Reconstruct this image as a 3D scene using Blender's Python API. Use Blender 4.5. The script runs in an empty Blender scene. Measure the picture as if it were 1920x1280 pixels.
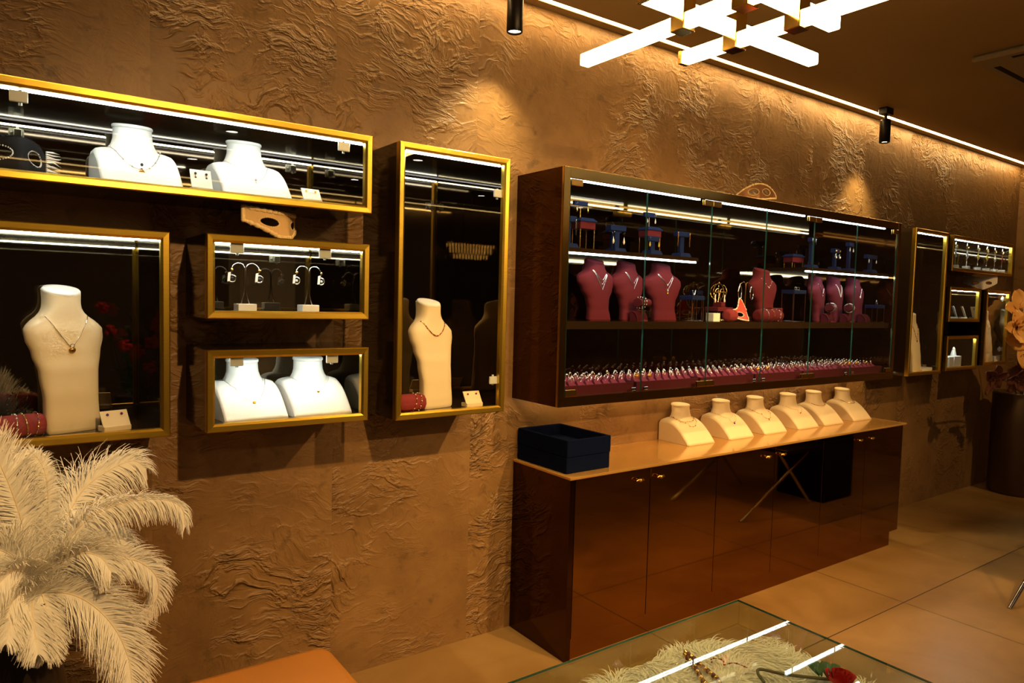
import bpy, math, random
from mathutils import Vector, Matrix, noise
PI = math.pi
rnd = random.Random(7)
SC = bpy.context.scene
COL = SC.collection

# ------------------------------------------------------------------ camera, world, exposure, big lights
cam_d = bpy.data.cameras.new('camera'); cam = bpy.data.objects.new('camera', cam_d); COL.objects.link(cam)
cam_d.sensor_width = 36.0; cam_d.lens = 36.0 * 1323.19 / 1920.0; cam_d.clip_start = 0.02
YAW, PITCH, ROLL = math.radians(35.6506), math.radians(-3.3847), math.radians(1.492)
fw = Vector((math.sin(YAW)*math.cos(PITCH), math.cos(YAW)*math.cos(PITCH), math.sin(PITCH)))
rt = Vector((math.cos(YAW), -math.sin(YAW), 0)); up = rt.cross(fw)
r2 = math.cos(ROLL)*rt + math.sin(ROLL)*up; u2 = -math.sin(ROLL)*rt + math.cos(ROLL)*up
cam.matrix_world = Matrix(((r2.x, u2.x, -fw.x, 0), (r2.y, u2.y, -fw.y, 0), (r2.z, u2.z, -fw.z, 1.6), (0, 0, 0, 1)))
SC.camera = cam

w = bpy.data.worlds.new('world'); SC.world = w; w.use_nodes = True
w.node_tree.nodes['Background'].inputs[0].default_value = (0.02, 0.014, 0.008, 1)
w.node_tree.nodes['Background'].inputs[1].default_value = 0.3

SC.view_settings.view_transform = 'Standard'; SC.view_settings.look = 'None'
SC.view_settings.gamma = 1.0; SC.view_settings.use_curve_mapping = False
SC.view_settings.exposure = 0.0
cy = SC.cycles
cy.max_bounces = 10; cy.diffuse_bounces = 3; cy.glossy_bounces = 5; cy.transparent_max_bounces = 24
cy.transmission_bounces = 6; cy.sample_clamp_indirect = 3.0; cy.blur_glossy = 0.6
cy.use_denoising = True

WARM = (1.0, 0.60, 0.22)
COOL = (0.90, 1.0, 0.95)

def spot(name, loc, target, power, size_deg, blend=0.5, radius=0.03, color=WARM):
    d = bpy.data.lights.new(name, 'SPOT'); d.energy = power; d.color = color
    d.spot_size = math.radians(size_deg); d.spot_blend = blend; d.shadow_soft_size = radius
    o = bpy.data.objects.new(name, d); COL.objects.link(o); o.location = loc
    o.rotation_euler = (Vector(target) - Vector(loc)).to_track_quat('-Z', 'Y').to_euler()
    return o

CEIL = 2.985
WALL = 2.735
# ceiling downlights of the shop that are aimed at the display wall
spot('downlight_lamp', (0.75, -0.15, 2.96), (0.8, 2.73, 0.9), 225, 62, 0.7, 0.03)
spot('downlight_lamp', (2.75, -0.15, 2.96), (2.5, 2.73, 0.8), 300, 66, 0.8, 0.03)
spot('downlight_lamp', (4.7, 0.1, 2.96), (4.2, 2.5, 0.5), 160, 70, 0.8, 0.03)
spot('downlight_lamp', (3.6, 1.1, 2.96), (3.7, 2.55, 0.85), 110, 60, 0.7, 0.03)
spot('downlight_lamp', (2.3, -1.9, 2.96), (2.7, 2.73, 0.85), 260, 50, 0.8, 0.03)
spot('downlight_lamp', (4.3, -1.9, 2.96), (4.1, 2.73, 0.85), 260, 50, 0.8, 0.03)
spot('downlight_lamp', (6.5, 0.6, 2.96), (6.95, 2.2, 1.3), 80, 50, 0.8, 0.03)
spot('downlight_lamp', (-0.2, 0.9, 2.96), (0.1, 2.1, 0.8), 12, 50, 0.7, 0.03)
# the two track spots next to the wall
spot('track_lamp', (1.80, 2.55, 2.745), (1.78, 2.66, 1.6), 46, 95, 1.0, 0.03, (1.0, 0.76, 0.36))
spot('track_lamp', (4.955, 2.55, 2.745), (4.97, 2.68, 1.6), 46, 85, 1.0, 0.03, (1.0, 0.76, 0.36))

# ------------------------------------------------------------------ materials
MATS = {}
def nodes_of(m): return m.node_tree.nodes, m.node_tree.links
def pbr(name, base, rough=0.5, metal=0.0, spec=0.5, sheen=0.0, coat=0.0, noise_amt=0.0, noise_scale=40.0, bump=0.0, bump_scale=200.0, emis=None, emis_s=0.0, stretch=None):
    m = bpy.data.materials.new(name); m.use_nodes = True
    N, L = nodes_of(m); b = N['Principled BSDF']
    b.inputs['Base Color'].default_value = (*base, 1); b.inputs['Roughness'].default_value = rough
    b.inputs['Metallic'].default_value = metal; b.inputs['Specular IOR Level'].default_value = spec
    if sheen: b.inputs['Sheen Weight'].default_value = sheen; b.inputs['Sheen Roughness'].default_value = 0.35; b.inputs['Sheen Tint'].default_value = (*[min(1, c*1.5+0.12) for c in base], 1)
    if coat: b.inputs['Coat Weight'].default_value = coat; b.inputs['Coat Roughness'].default_value = 0.05
    if emis: b.inputs['Emission Color'].default_value = (*emis, 1); b.inputs['Emission Strength'].default_value = emis_s
    if noise_amt or bump:
        tc = N.new('ShaderNodeTexCoord'); src = tc.outputs['Object']
        if stretch:
            mp = N.new('ShaderNodeMapping'); mp.inputs['Scale'].default_value = stretch; L.new(src, mp.inputs[0]); src = mp.outputs[0]
        if noise_amt:
            n = N.new('ShaderNodeTexNoise'); n.inputs['Scale'].default_value = noise_scale; n.inputs['Detail'].default_value = 4
            L.new(src, n.inputs['Vector'])
            mx = N.new('ShaderNodeMix'); mx.data_type = 'RGBA'
            mx.inputs['A'].default_value = (*[c*(1-noise_amt) for c in base], 1); mx.inputs['B'].default_value = (*[min(1, c*(1+noise_amt)) for c in base], 1)
            L.new(n.outputs['Fac'], mx.inputs['Factor']); L.new(mx.outputs['Result'], b.inputs['Base Color'])
        if bump:
            n2 = N.new('ShaderNodeTexNoise'); n2.inputs['Scale'].default_value = bump_scale; n2.inputs['Detail'].default_value = 3
            L.new(src, n2.inputs['Vector'])
            bp = N.new('ShaderNodeBump'); bp.inputs['Strength'].default_value = bump; bp.inputs['Distance'].default_value = 0.002
            L.new(n2.outputs['Fac'], bp.inputs['Height']); L.new(bp.outputs[0], b.inputs['Normal'])
    MATS[name] = m
    return m
def emit(name, col, s):
    m = bpy.data.materials.new(name); m.use_nodes = True; N, L = nodes_of(m)
    N.remove(N['Principled BSDF']); e = N.new('ShaderNodeEmission'); e.inputs[0].default_value = (*col, 1); e.inputs[1].default_value = s
    L.new(e.outputs[0], N['Material Output'].inputs[0]); MATS[name] = m; return m
def glass(name, tint=(0.97, 0.98, 0.97), ior=1.45, gain=1.0):
    m = bpy.data.materials.new(name); m.use_nodes = True; N, L = nodes_of(m)
    N.remove(N['Principled BSDF'])
    t = N.new('ShaderNodeBsdfTransparent'); t.inputs[0].default_value = (*tint, 1)
    g = N.new('ShaderNodeBsdfGlossy'); g.inputs[0].default_value = (gain, gain, gain, 1); g.inputs['Roughness'].default_value = 0.0
    # Schlick reflectance, the same from either side of the sheet
    ge = N.new('ShaderNodeNewGeometry'); dt = N.new('ShaderNodeVectorMath'); dt.operation = 'DOT_PRODUCT'
    L.new(ge.outputs['Normal'], dt.inputs[0]); L.new(ge.outputs['Incoming'], dt.inputs[1])
    ab = N.new('ShaderNodeMath'); ab.operation = 'ABSOLUTE'; L.new(dt.outputs['Value'], ab.inputs[0])
    om = N.new('ShaderNodeMath'); om.operation = 'SUBTRACT'; om.inputs[0].default_value = 1.0; L.new(ab.outputs[0], om.inputs[1])
    pw = N.new('ShaderNodeMath'); pw.operation = 'POWER'; L.new(om.outputs[0], pw.inputs[0]); pw.inputs[1].default_value = 5.0
    r0 = ((ior-1)/(ior+1))**2
    f = N.new('ShaderNodeMath'); f.operation = 'MULTIPLY_ADD'; L.new(pw.outputs[0], f.inputs[0]); f.inputs[1].default_value = 1-r0; f.inputs[2].default_value = r0
    x = N.new('ShaderNodeMixShader'); L.new(f.outputs[0], x.inputs[0]); L.new(t.outputs[0], x.inputs[1]); L.new(g.outputs[0], x.inputs[2])
    L.new(x.outputs[0], N['Material Output'].inputs[0]); MATS[name] = m; return m

def mat_wall():
    m = bpy.data.materials.new('textured_stone'); m.use_nodes = True; N, L = nodes_of(m); b = N['Principled BSDF']
    def math_(op, a, bb=None, c=None):
        n = N.new('ShaderNodeMath'); n.operation = op
        for i, v in enumerate((a, bb, c)):
            if v is None: continue
            if isinstance(v, (int, float)): n.inputs[i].default_value = v
            else: L.new(v, n.inputs[i])
        return n.outputs[0]
    tc = N.new('ShaderNodeTexCoord'); sep = N.new('ShaderNodeSeparateXYZ'); L.new(tc.outputs['Object'], sep.inputs[0])
    X, Y, Z = sep.outputs
    u = math_('DIVIDE', math_('SUBTRACT', math_('ADD', X, Y), 3.145), 0.664)   # Y is constant on the back wall
    idx = math_('FLOOR', u); fr = math_('FRACT', u)
    # slab-wise shift of the pattern
    cmb = N.new('ShaderNodeCombineXYZ'); L.new(X, cmb.inputs[0]); L.new(math_('ADD', math_('MULTIPLY', idx, 5.37), math_('MULTIPLY', Y, 0.7)), cmb.inputs[1]); L.new(Z, cmb.inputs[2])
    P = cmb.outputs[0]
    def nz(scale, detail, vec, typ='FBM', rough=0.5, dist=0.0):
        n = N.new('ShaderNodeTexNoise'); n.noise_type = typ; n.inputs['Scale'].default_value = scale; n.inputs['Detail'].default_value = detail
        n.inputs['Roughness'].default_value = rough; n.inputs['Distortion'].default_value = dist; L.new(vec, n.inputs['Vector']); return n
    # warp
    wn = nz(2.2, 3, P); sub = N.new('ShaderNodeVectorMath'); sub.operation = 'SUBTRACT'; L.new(wn.outputs['Color'], sub.inputs[0]); sub.inputs[1].default_value = (0.5, 0.5, 0.5)
    sc = N.new('ShaderNodeVectorMath'); sc.operation = 'SCALE'; L.new(sub.outputs[0], sc.inputs[0]); sc.inputs['Scale'].default_value = 0.45
    ad = N.new('ShaderNodeVectorMath'); L.new(P, ad.inputs[0]); L.new(sc.outputs[0], ad.inputs[1])
    mp = N.new('ShaderNodeMapping'); mp.inputs['Scale'].default_value = (1.0, 1.0, 1.9); mp.inputs['Rotation'].default_value = (0, 0.35, 0); L.new(ad.outputs[0], mp.inputs[0])
    n1 = nz(4.0, 5, mp.outputs[0], rough=0.55)
    n2 = nz(9.0, 4, mp.outputs[0], rough=0.55)
    def ridge(o, k):   # thin crest where the noise crosses 0.5
        a = math_('ABSOLUTE', math_('SUBTRACT', o, 0.5))
        r = math_('SUBTRACT', 1.0, math_('MULTIPLY', a, k)); return math_('POWER', math_('MAXIMUM', r, 0.0), 1.6)
    R1 = ridge(n1.outputs['Fac'], 16.0); R2 = ridge(n2.outputs['Fac'], 11.0)
    mk = nz(1.15, 2, P); ramp = N.new('ShaderNodeMapRange'); ramp.inputs['From Min'].default_value = 0.42; ramp.inputs['From Max'].default_value = 0.62; L.new(mk.outputs['Fac'], ramp.inputs[0])
    mk2 = nz(3.1, 2, P); ramp2 = N.new('ShaderNodeMapRange'); ramp2.inputs['From Min'].default_value = 0.38; ramp2.inputs['From Max'].default_value = 0.6; L.new(mk2.outputs['Fac'], ramp2.inputs[0])
    mask = math_('ADD', math_('MULTIPLY', ramp.outputs[0], ramp2.outputs[0]), 0.06)
    fine = nz(55, 3, P); mid = nz(7.0, 5, mp.outputs[0])
    h = math_('MULTIPLY', math_('ADD', math_('MULTIPLY', R1, 1.0), math_('ADD', math_('MULTIPLY', R2, 0.6), math_('MULTIPLY', mid.outputs['Fac'], 0.9))), mask)
    seam = math_('LESS_THAN', math_('ABSOLUTE', math_('SUBTRACT', fr, 0.5)), 0.497)
    h = math_('ADD', h, math_('MULTIPLY', fine.outputs['Fac'], 0.05))
    h = math_('ADD', h, math_('MULTIPLY', mid.outputs['Fac'], 0.15))
    h = math_('ADD', h, math_('MULTIPLY', seam, 0.25))
    bp = N.new('ShaderNodeBump'); bp.inputs['Strength'].default_value = 0.9; bp.inputs['Distance'].default_value = 0.011
    L.new(h, bp.inputs['Height']); L.new(bp.outputs[0], b.inputs['Normal'])
    cn = nz(3.0, 6, P, rough=0.65); pit = nz(14, 4, P, rough=0.6)
    cr = N.new('ShaderNodeValToRGB'); cr.color_ramp.elements[0].position = 0.3; cr.color_ramp.elements[0].color = (0.180, 0.092, 0.030, 1)
    cr.color_ramp.elements[1].position = 0.75; cr.color_ramp.elements[1].color = (0.310, 0.172, 0.062, 1); L.new(cn.outputs['Fac'], cr.inputs[0])
    mr = N.new('ShaderNodeMapRange'); mr.inputs['From Min'].default_value = 0.27; mr.inputs['From Max'].default_value = 0.42; mr.inputs['To Min'].default_value = 0.62; L.new(pit.outputs['Fac'], mr.inputs[0])
    mx = N.new('ShaderNodeVectorMath'); mx.operation = 'SCALE'; L.new(cr.outputs[0], mx.inputs[0]); L.new(mr.outputs[0], mx.inputs['Scale'])
    L.new(mx.outputs[0], b.inputs['Base Color']); b.inputs['Roughness'].default_value = 0.46; b.inputs['Specular IOR Level'].default_value = 0.45
    MATS['textured_stone'] = m

def mat_floor():
    m = bpy.data.materials.new('floor_tile'); m.use_nodes = True; N, L = nodes_of(m); b = N['Principled BSDF']
    tc = N.new('ShaderNodeTexCoord'); mp = N.new('ShaderNodeMapping'); mp.inputs['Location'].default_value = (0.0, 0.0, 0); L.new(tc.outputs['Object'], mp.inputs[0])
    mp.inputs['Location'].default_value = (-2.53 + 1.45*2, -1.80 + 1.45*3, 0)
    br = N.new('ShaderNodeTexBrick'); br.offset = 0.0; br.inputs['Scale'].default_value = 1.0; br.inputs['Brick Width'].default_value = 1.45; br.inputs['Row Height'].default_value = 1.45
    br.inputs['Mortar Size'].default_value = 0.003; br.inputs['Mortar Smooth'].default_value = 0.2
    L.new(mp.outputs[0], br.inputs['Vector'])
    n = N.new('ShaderNodeTexNoise'); n.inputs['Scale'].default_value = 1.8; n.inputs['Detail'].default_value = 6; n.inputs['Roughness'].default_value = 0.6; n.inputs['Distortion'].default_value = 0.6; L.new(tc.outputs['Object'], n.inputs['Vector'])
    cr = N.new('ShaderNodeValToRGB'); cr.color_ramp.elements[0].position = 0.3; cr.color_ramp.elements[0].color = (0.22, 0.122, 0.036, 1)
    cr.color_ramp.elements[1].position = 0.75; cr.color_ramp.elements[1].color = (0.38, 0.225, 0.078, 1); L.new(n.outputs['Fac'], cr.inputs[0])
    br.inputs['Mortar'].default_value = (0.05, 0.03, 0.015, 1)
    L.new(cr.outputs[0], br.inputs['Color1']); L.new(cr.outputs[0], br.inputs['Color2'])
    L.new(br.outputs['Color'], b.inputs['Base Color'])
    n2 = N.new('ShaderNodeTexNoise'); n2.inputs['Scale'].default_value = 6; n2.inputs['Detail'].default_value = 5; L.new(tc.outputs['Object'], n2.inputs['Vector'])
    mr = N.new('ShaderNodeMapRange'); mr.inputs['To Min'].default_value = 0.22; mr.inputs['To Max'].default_value = 0.42; L.new(n2.outputs['Fac'], mr.inputs[0]); L.new(mr.outputs[0], b.inputs['Roughness'])
    MATS['floor_tile'] = m

mat_wall(); mat_floor()
pbr('ceiling_paint', (0.27, 0.175, 0.062), 0.6, noise_amt=0.12, noise_scale=1.5)
pbr('dark_wall', (0.10, 0.066, 0.036), 0.6, noise_amt=0.3, noise_scale=3)
pbr('brushed_gold', (0.76, 0.50, 0.065), 0.30, 1.0, noise_amt=0.10, noise_scale=18, bump=0.08, bump_scale=120, stretch=(1, 1, 12))
pbr('polished_gold', (0.86, 0.56, 0.14), 0.12, 1.0, noise_amt=0.05)
pbr('brass', (0.72, 0.42, 0.10), 0.22, 1.0, noise_amt=0.06)
pbr('jewel_gold', (0.95, 0.62, 0.22), 0.18, 1.0)
pbr('jewel_silver', (0.93, 0.92, 0.90), 0.12, 1.0)
pbr('chrome', (0.80, 0.78, 0.74), 0.08, 1.0)
pbr('bronze_mirror', (0.27, 0.125, 0.024), 0.035, 1.0, noise_amt=0.03, noise_scale=2)
pbr('bronze_side', (0.070, 0.033, 0.010), 0.05, 1.0, noise_amt=0.05, noise_scale=2)
pbr('gold_mirror', (0.55, 0.34, 0.09), 0.16, 1.0, noise_amt=0.04, noise_scale=3)
pbr('counter_top', (0.66, 0.37, 0.10), 0.12, 0.5, noise_amt=0.12, noise_scale=5)
pbr('dark_lacquer', (0.022, 0.012, 0.006), 0.10, 0.0, 0.6, noise_amt=0.1, noise_scale=6)
pbr('smoked_mirror', (0.30, 0.255, 0.19), 0.02, 1.0, noise_amt=0.02)
pbr('dark_mirror', (0.16, 0.115, 0.065), 0.03, 1.0, noise_amt=0.02)
pbr('white_leather', (0.86, 0.83, 0.76), 0.55, noise_amt=0.03, noise_scale=30, bump=0.15, bump_scale=500)
pbr('cream_leather', (0.79, 0.64, 0.41), 0.5, noise_amt=0.03, noise_scale=30, bump=0.15, bump_scale=500)
pbr('cream_edge', (0.84, 0.70, 0.46), 0.5, noise_amt=0.03, noise_scale=30)
pbr('burgundy_velvet', (0.105, 0.013, 0.021), 0.8, spec=0.12, sheen=0.05, noise_amt=0.12, noise_scale=25, bump=0.15, bump_scale=700)
pbr('plum_velvet', (0.092, 0.013, 0.030), 0.8, spec=0.12, sheen=0.05, noise_amt=0.12, noise_scale=25, bump=0.15, bump_scale=700)
pbr('rose_velvet', (0.24, 0.033, 0.038), 0.8, spec=0.12, sheen=0.08, noise_amt=0.15, noise_scale=30, bump=0.3, bump_scale=300)
pbr('navy_velvet', (0.003, 0.006, 0.024), 0.95, sheen=0.0, spec=0.04, noise_amt=0.2, noise_scale=60, bump=0.2, bump_scale=600)
pbr('blue_velvet', (0.007, 0.017, 0.075), 0.8, spec=0.10, sheen=0.05, noise_amt=0.15, noise_scale=60)
pbr('tray_burgundy', (0.055, 0.007, 0.012), 0.8, spec=0.12, noise_amt=0.1, noise_scale=40)
pbr('pad_pink', (0.15, 0.022, 0.046), 0.8, spec=0.12, noise_amt=0.12, noise_scale=40)
pbr('feather_white', (0.94, 0.90, 0.80), 0.7, spec=0.2, noise_amt=0.04, noise_scale=30)
pbr('feather_shaft', (0.80, 0.66, 0.42), 0.5, noise_amt=0.05)
pbr('fur_white', (0.88, 0.80, 0.62), 0.8, spec=0.2, noise_amt=0.08, noise_scale=20)
pbr('orange_leather', (0.52, 0.19, 0.022), 0.42, noise_amt=0.06, noise_scale=12, bump=0.25, bump_scale=350)
pbr('black_metal', (0.012, 0.009, 0.007), 0.38, 0.6, noise_amt=0.1)
pbr('black_felt', (0.006, 0.006, 0.008), 0.7, spec=0.15, noise_amt=0.3, noise_scale=80, bump=0.3, bump_scale=300)
pbr('green_glass_edge', (0.022, 0.095, 0.075), 0.15, coat=0.5, noise_amt=0.05)
pbr('gem_purple', (0.10, 0.015, 0.32), 0.05, spec=0.9, coat=1.0, noise_amt=0.2)
pbr('gem_red', (0.30, 0.02, 0.02), 0.06, spec=0.9, coat=1.0, noise_amt=0.2)
pbr('gem_green', (0.05, 0.25, 0.06), 0.06, spec=0.9, coat=1.0, noise_amt=0.2)
pbr('gem_yellow', (0.80, 0.55, 0.06), 0.06, spec=0.9, coat=1.0, noise_amt=0.2)
pbr('gem_black', (0.02, 0.02, 0.02), 0.05, spec=0.9, coat=1.0, noise_amt=0.2)
pbr('crystal', (0.88, 0.90, 0.92), 0.06, 0.35, 0.9, coat=1.0, noise_amt=0.05)
pbr('pearl', (0.92, 0.86, 0.76), 0.2, coat=0.8, noise_amt=0.03)
pbr('paper_white', (0.85, 0.84, 0.80), 0.7, noise_amt=0.03)
pbr('lace_gold', (0.88, 0.62, 0.32), 0.55, noise_amt=0.25, noise_scale=150, bump=0.6, bump_scale=400)
pbr('mask_fabric', (0.62, 0.40, 0.17), 0.7, noise_amt=0.1, noise_scale=60)
pbr('mask_red', (0.75, 0.035, 0.02), 0.5, noise_amt=0.3, noise_scale=120, bump=0.4, bump_scale=300)
pbr('mask_white', (0.90, 0.82, 0.72), 0.7, noise_amt=0.1, noise_scale=60)
pbr('bronze_lace', (0.26, 0.12, 0.05), 0.4, 0.5, noise_amt=0.35, noise_scale=120)
pbr('petal_orange', (0.88, 0.40, 0.085), 0.6, noise_amt=0.3, noise_scale=12)
pbr('petal_red', (0.60, 0.02, 0.015), 0.6, noise_amt=0.3, noise_scale=25)
pbr('petal_dark', (0.16, 0.05, 0.025), 0.6, noise_amt=0.3, noise_scale=25)
pbr('leaf_green', (0.035, 0.10, 0.025), 0.5, noise_amt=0.3, noise_scale=30)
pbr('stem_brown', (0.12, 0.10, 0.04), 0.6, noise_amt=0.3, noise_scale=60)
pbr('vase_bronze', (0.10, 0.058, 0.026), 0.35, 0.5, noise_amt=0.15, noise_scale=4)
pbr('vase_dark', (0.020, 0.013, 0.008), 0.3, noise_amt=0.2, noise_scale=6)
pbr('table_black', (0.010, 0.008, 0.007), 0.2, noise_amt=0.1)
pbr('plastic_cream', (0.22, 0.17, 0.10), 0.5, noise_amt=0.04)
pbr('door_paint', (0.55, 0.46, 0.30), 0.5, noise_amt=0.04)
pbr('plastic_clear', (0.72, 0.73, 0.68), 0.2, 0.25, coat=0.6, noise_amt=0.03)
pbr('vitrine_base', (0.30, 0.26, 0.20), 0.5, noise_amt=0.06)
glass('pane_glass', (0.97, 0.98, 0.97), 1.42)
glass('vitrine_glass', (0.93, 0.97, 0.95), 1.5)
emit('under_glow', (1.0, 0.64, 0.26), 17.0)
emit('case_led', COOL, 78.0)
emit('cabinet_led', COOL, 20.0)
emit('ceiling_led', (1.0, 0.66, 0.26), 46.0)
emit('bar_light', (1.0, 0.66, 0.27), 25.0)
emit('lamp_glow', (1.0, 0.80, 0.50), 14.0)
emit('vitrine_led', (0.90, 1.0, 0.93), 16.0)
emit('crystal_glow', (1.0, 0.60, 0.18), 5.0)
emit('downlight_glow', (1.0, 0.90, 0.76), 22.0)
emit('linear_glow', (1.0, 0.93, 0.82), 5.0)
emit('cove_glow', (1.0, 0.62, 0.22), 7.0)

# ------------------------------------------------------------------ mesh helpers
class MB:
    def __init__(s): s.v = []; s.f = []; s.m = []; s.sm = []
    def add(s, vs, fs, m=0, smooth=True):
        o = len(s.v); s.v += [tuple(v) for v in vs]
        for f in fs: s.f.append(tuple(i+o for i in f)); s.m.append(m); s.sm.append(smooth)
        return s
    def box(s, x0, x1, y0, y1, z0, z1, m=0):
        vs = [(x0,y0,z0),(x1,y0,z0),(x1,y1,z0),(x0,y1,z0),(x0,y0,z1),(x1,y0,z1),(x1,y1,z1),(x0,y1,z1)]
        return s.add(vs, [(3,2,1,0),(4,5,6,7),(0,1,5,4),(1,2,6,5),(2,3,7,6),(3,0,4,7)], m, False)
    def bbox(s, x0, x1, y0, y1, z0, z1, b=0.004, m=0):
        # box with chamfered edges
        vs = []; ix = {}
        def P(sx, sy, sz, ax):
            k = (sx, sy, sz, ax)
            if k not in ix:
                p = [(x0, x1)[sx], (y0, y1)[sy], (z0, z1)[sz]]
                for a, sg in enumerate((sx, sy, sz)):
                    if a != ax: p[a] += b if sg == 0 else -b
                ix[k] = len(vs); vs.append(tuple(p))
            return ix[k]
        fs = []
        for sx in (0, 1): fs.append([P(sx,0,0,0), P(sx,1,0,0), P(sx,1,1,0), P(sx,0,1,0)][::(1 if sx else -1)])
        for sy in (0, 1): fs.append([P(0,sy,0,1), P(1,sy,0,1), P(1,sy,1,1), P(0,sy,1,1)][::(-1 if sy else 1)])
        for sz in (0, 1): fs.append([P(0,0,sz,2), P(1,0,sz,2), P(1,1,sz,2), P(0,1,sz,2)][::(1 if sz else -1)])
        for sy in (0, 1):
            for sz in (0, 1): fs.append([P(0,sy,sz,1), P(1,sy,sz,1), P(1,sy,sz,2), P(0,sy,sz,2)][::(1 if sy == sz else -1)])
        for sx in (0, 1):
            for sz in (0, 1): fs.append([P(sx,0,sz,0), P(sx,1,sz,0), P(sx,1,sz,2), P(sx,0,sz,2)][::(-1 if sx == sz else 1)])
        for sx in (0, 1):
            for sy in (0, 1): fs.append([P(sx,sy,0,0), P(sx,sy,1,0), P(sx,sy,1,1), P(sx,sy,0,1)][::(1 if sx == sy else -1)])
        for sx in (0, 1):
            for sy in (0, 1):
                for sz in (0, 1):
                    fs.append([P(sx,sy,sz,0), P(sx,sy,sz,1), P(sx,sy,sz,2)][::(1 if (sx+sy+sz) % 2 else -1)])
        return s.add(vs, fs, m, False)
    def loft(s, rings, m=0, caps=True, smooth=True, closed=True):
        n = len(rings[0]); vs = [p for r in rings for p in r]; fs = []
        for k in range(len(rings)-1):
            for i in range(n if closed else n-1):
                j = (i+1) % n; fs.append((k*n+i, k*n+j, (k+1)*n+j, (k+1)*n+i))
        s.add(vs, fs, m, smooth)
        if caps and closed:
            s.add(rings[0], [tuple(range(n-1, -1, -1))], m, False); s.add(rings[-1], [tuple(range(n))], m, False)
        return s
    def lathe(s, prof, n=24, c=(0,0,0), sx=1.0, sy=1.0, m=0, caps=True):
        return s.loft([[(c[0]+r*sx*math.cos(2*PI*i/n), c[1]+r*sy*math.sin(2*PI*i/n), c[2]+z) for i in range(n)] for r, z in prof], m, caps)
    def tube(s, pts, r, n=6, m=0, closed=False, flat=None):
        P = [Vector(p) for p in pts]; N = len(P); rings = []; prev = None
        for i in range(N):
            a = P[(i-1) % N] if (closed or i) else P[0]; b = P[(i+1) % N] if (closed or i < N-1) else P[-1]
            t = (b-a)
            if t.length < 1e-9: t = Vector((0,0,1))
            t.normalize()
            if prev is None:
                h = Vector((0,0,1)) if abs(t.z) < 0.9 else Vector((1,0,0)); nn = (h - t*h.dot(t)).normalized()
            else:
                nn = prev - t*prev.dot(t); nn = nn.normalized() if nn.length > 1e-6 else t.orthogonal().normalized()
            prev = nn; bb = t.cross(nn); rr = r[i] if isinstance(r, (list, tuple)) else r
            rings.append([P[i] + rr*(math.cos(2*PI*k/n)*nn + math.sin(2*PI*k/n)*bb) for k in range(n)])
        if closed:
            rings.append(rings[0]); return s.loft(rings, m, False)
        return s.loft(rings, m, True)
    def ball(s, c, r, n=10, k=6, m=0, sc=(1,1,1)):
        return s.lathe([(max(1e-4, r*math.sin(PI*i/k)), -r*math.cos(PI*i/k)*sc[2]) for i in range(k+1)], n, c, sc[0], sc[1], m, False)
    def ring(s, c, R, r, nrm=(0,1,0), n=20, k=6, m=0, arc=1.0, sy=1.0):
        q = Vector((0,0,1)).rotation_difference(Vector(nrm))
        pts = [Vector(c) + q @ Vector((R*math.cos(2*PI*arc*i/n), R*sy*math.sin(2*PI*arc*i/n), 0)) for i in range(n + (0 if arc == 1.0 else 1))]
        return s.tube(pts, r, k, m, arc == 1.0)
    def build(s, name, mats, parent=None, loc=None, rotz=0.0, key=None):
        me = bpy.data.meshes.new(name); me.from_pydata(s.v, [], s.f)
        if isinstance(mats, str): mats = [mats]
        for mm in mats: me.materials.append(MATS[mm])
        me.polygons.foreach_set('material_index', s.m); me.polygons.foreach_set('use_smooth', s.sm)
        me.update()
        o = bpy.data.objects.new(name, me); COL.objects.link(o)
        if parent: o.parent = parent
        if loc is not None: o.location = loc
        o.rotation_euler.z = rotz
        return o
def tag(o, label=None, cat=None, group=None, kind=None):
    if label: o['label'] = label
    if cat: o['category'] = cat
    if group: o['group'] = group
    if kind: o['kind'] = kind
    return o
def thing(name, label, cat, loc=(0,0,0), rotz=0.0, group=None):
    o = bpy.data.objects.new(name, None); COL.objects.link(o); o.location = loc; o.rotation_euler.z = rotz; o.empty_display_size = 0.05
    return tag(o, label, cat, group)
def dup(root, loc, rotz=None, label=None, group=None):
    r = root.copy(); COL.objects.link(r); r.location = loc
    if rotz is not None: r.rotation_euler.z = rotz
    if label: r['label'] = label
    if group: r['group'] = group
    for ch in root.children:
        c = ch.copy(); COL.objects.link(c); c.parent = r
        for g in ch.children:
            d = g.copy(); COL.objects.link(d); d.parent = c
    return r
def struct(name, mb, mat): return tag(mb.build(name, mat), kind='structure')
def lerp(a, b, t): return a+(b-a)*t
def interp(tab, z):
    if z <= tab[0][0]: return tab[0][1:]
    for a, b in zip(tab, tab[1:]):
        if z <= b[0]:
            t = (z-a[0])/(b[0]-a[0]); t = t*t*(3-2*t)
            return tuple(lerp(p, q, t) for p, q in zip(a[1:], b[1:]))
    return tab[-1][1:]
def catmull(P, n):
    P = [Vector(p) for p in P]; Q = [P[0]*2-P[1]] + P + [P[-1]*2-P[-2]]; out = []
    for i in range(1, len(Q)-2):
        for k in range(n):
            t = k/n; a, b, c, d = Q[i-1], Q[i], Q[i+1], Q[i+2]
            out.append(0.5*((2*b) + (c-a)*t + (2*a-5*b+4*c-d)*t*t + (3*b-a-3*c+d)*t**3))
    out.append(P[-1]); return out

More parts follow.
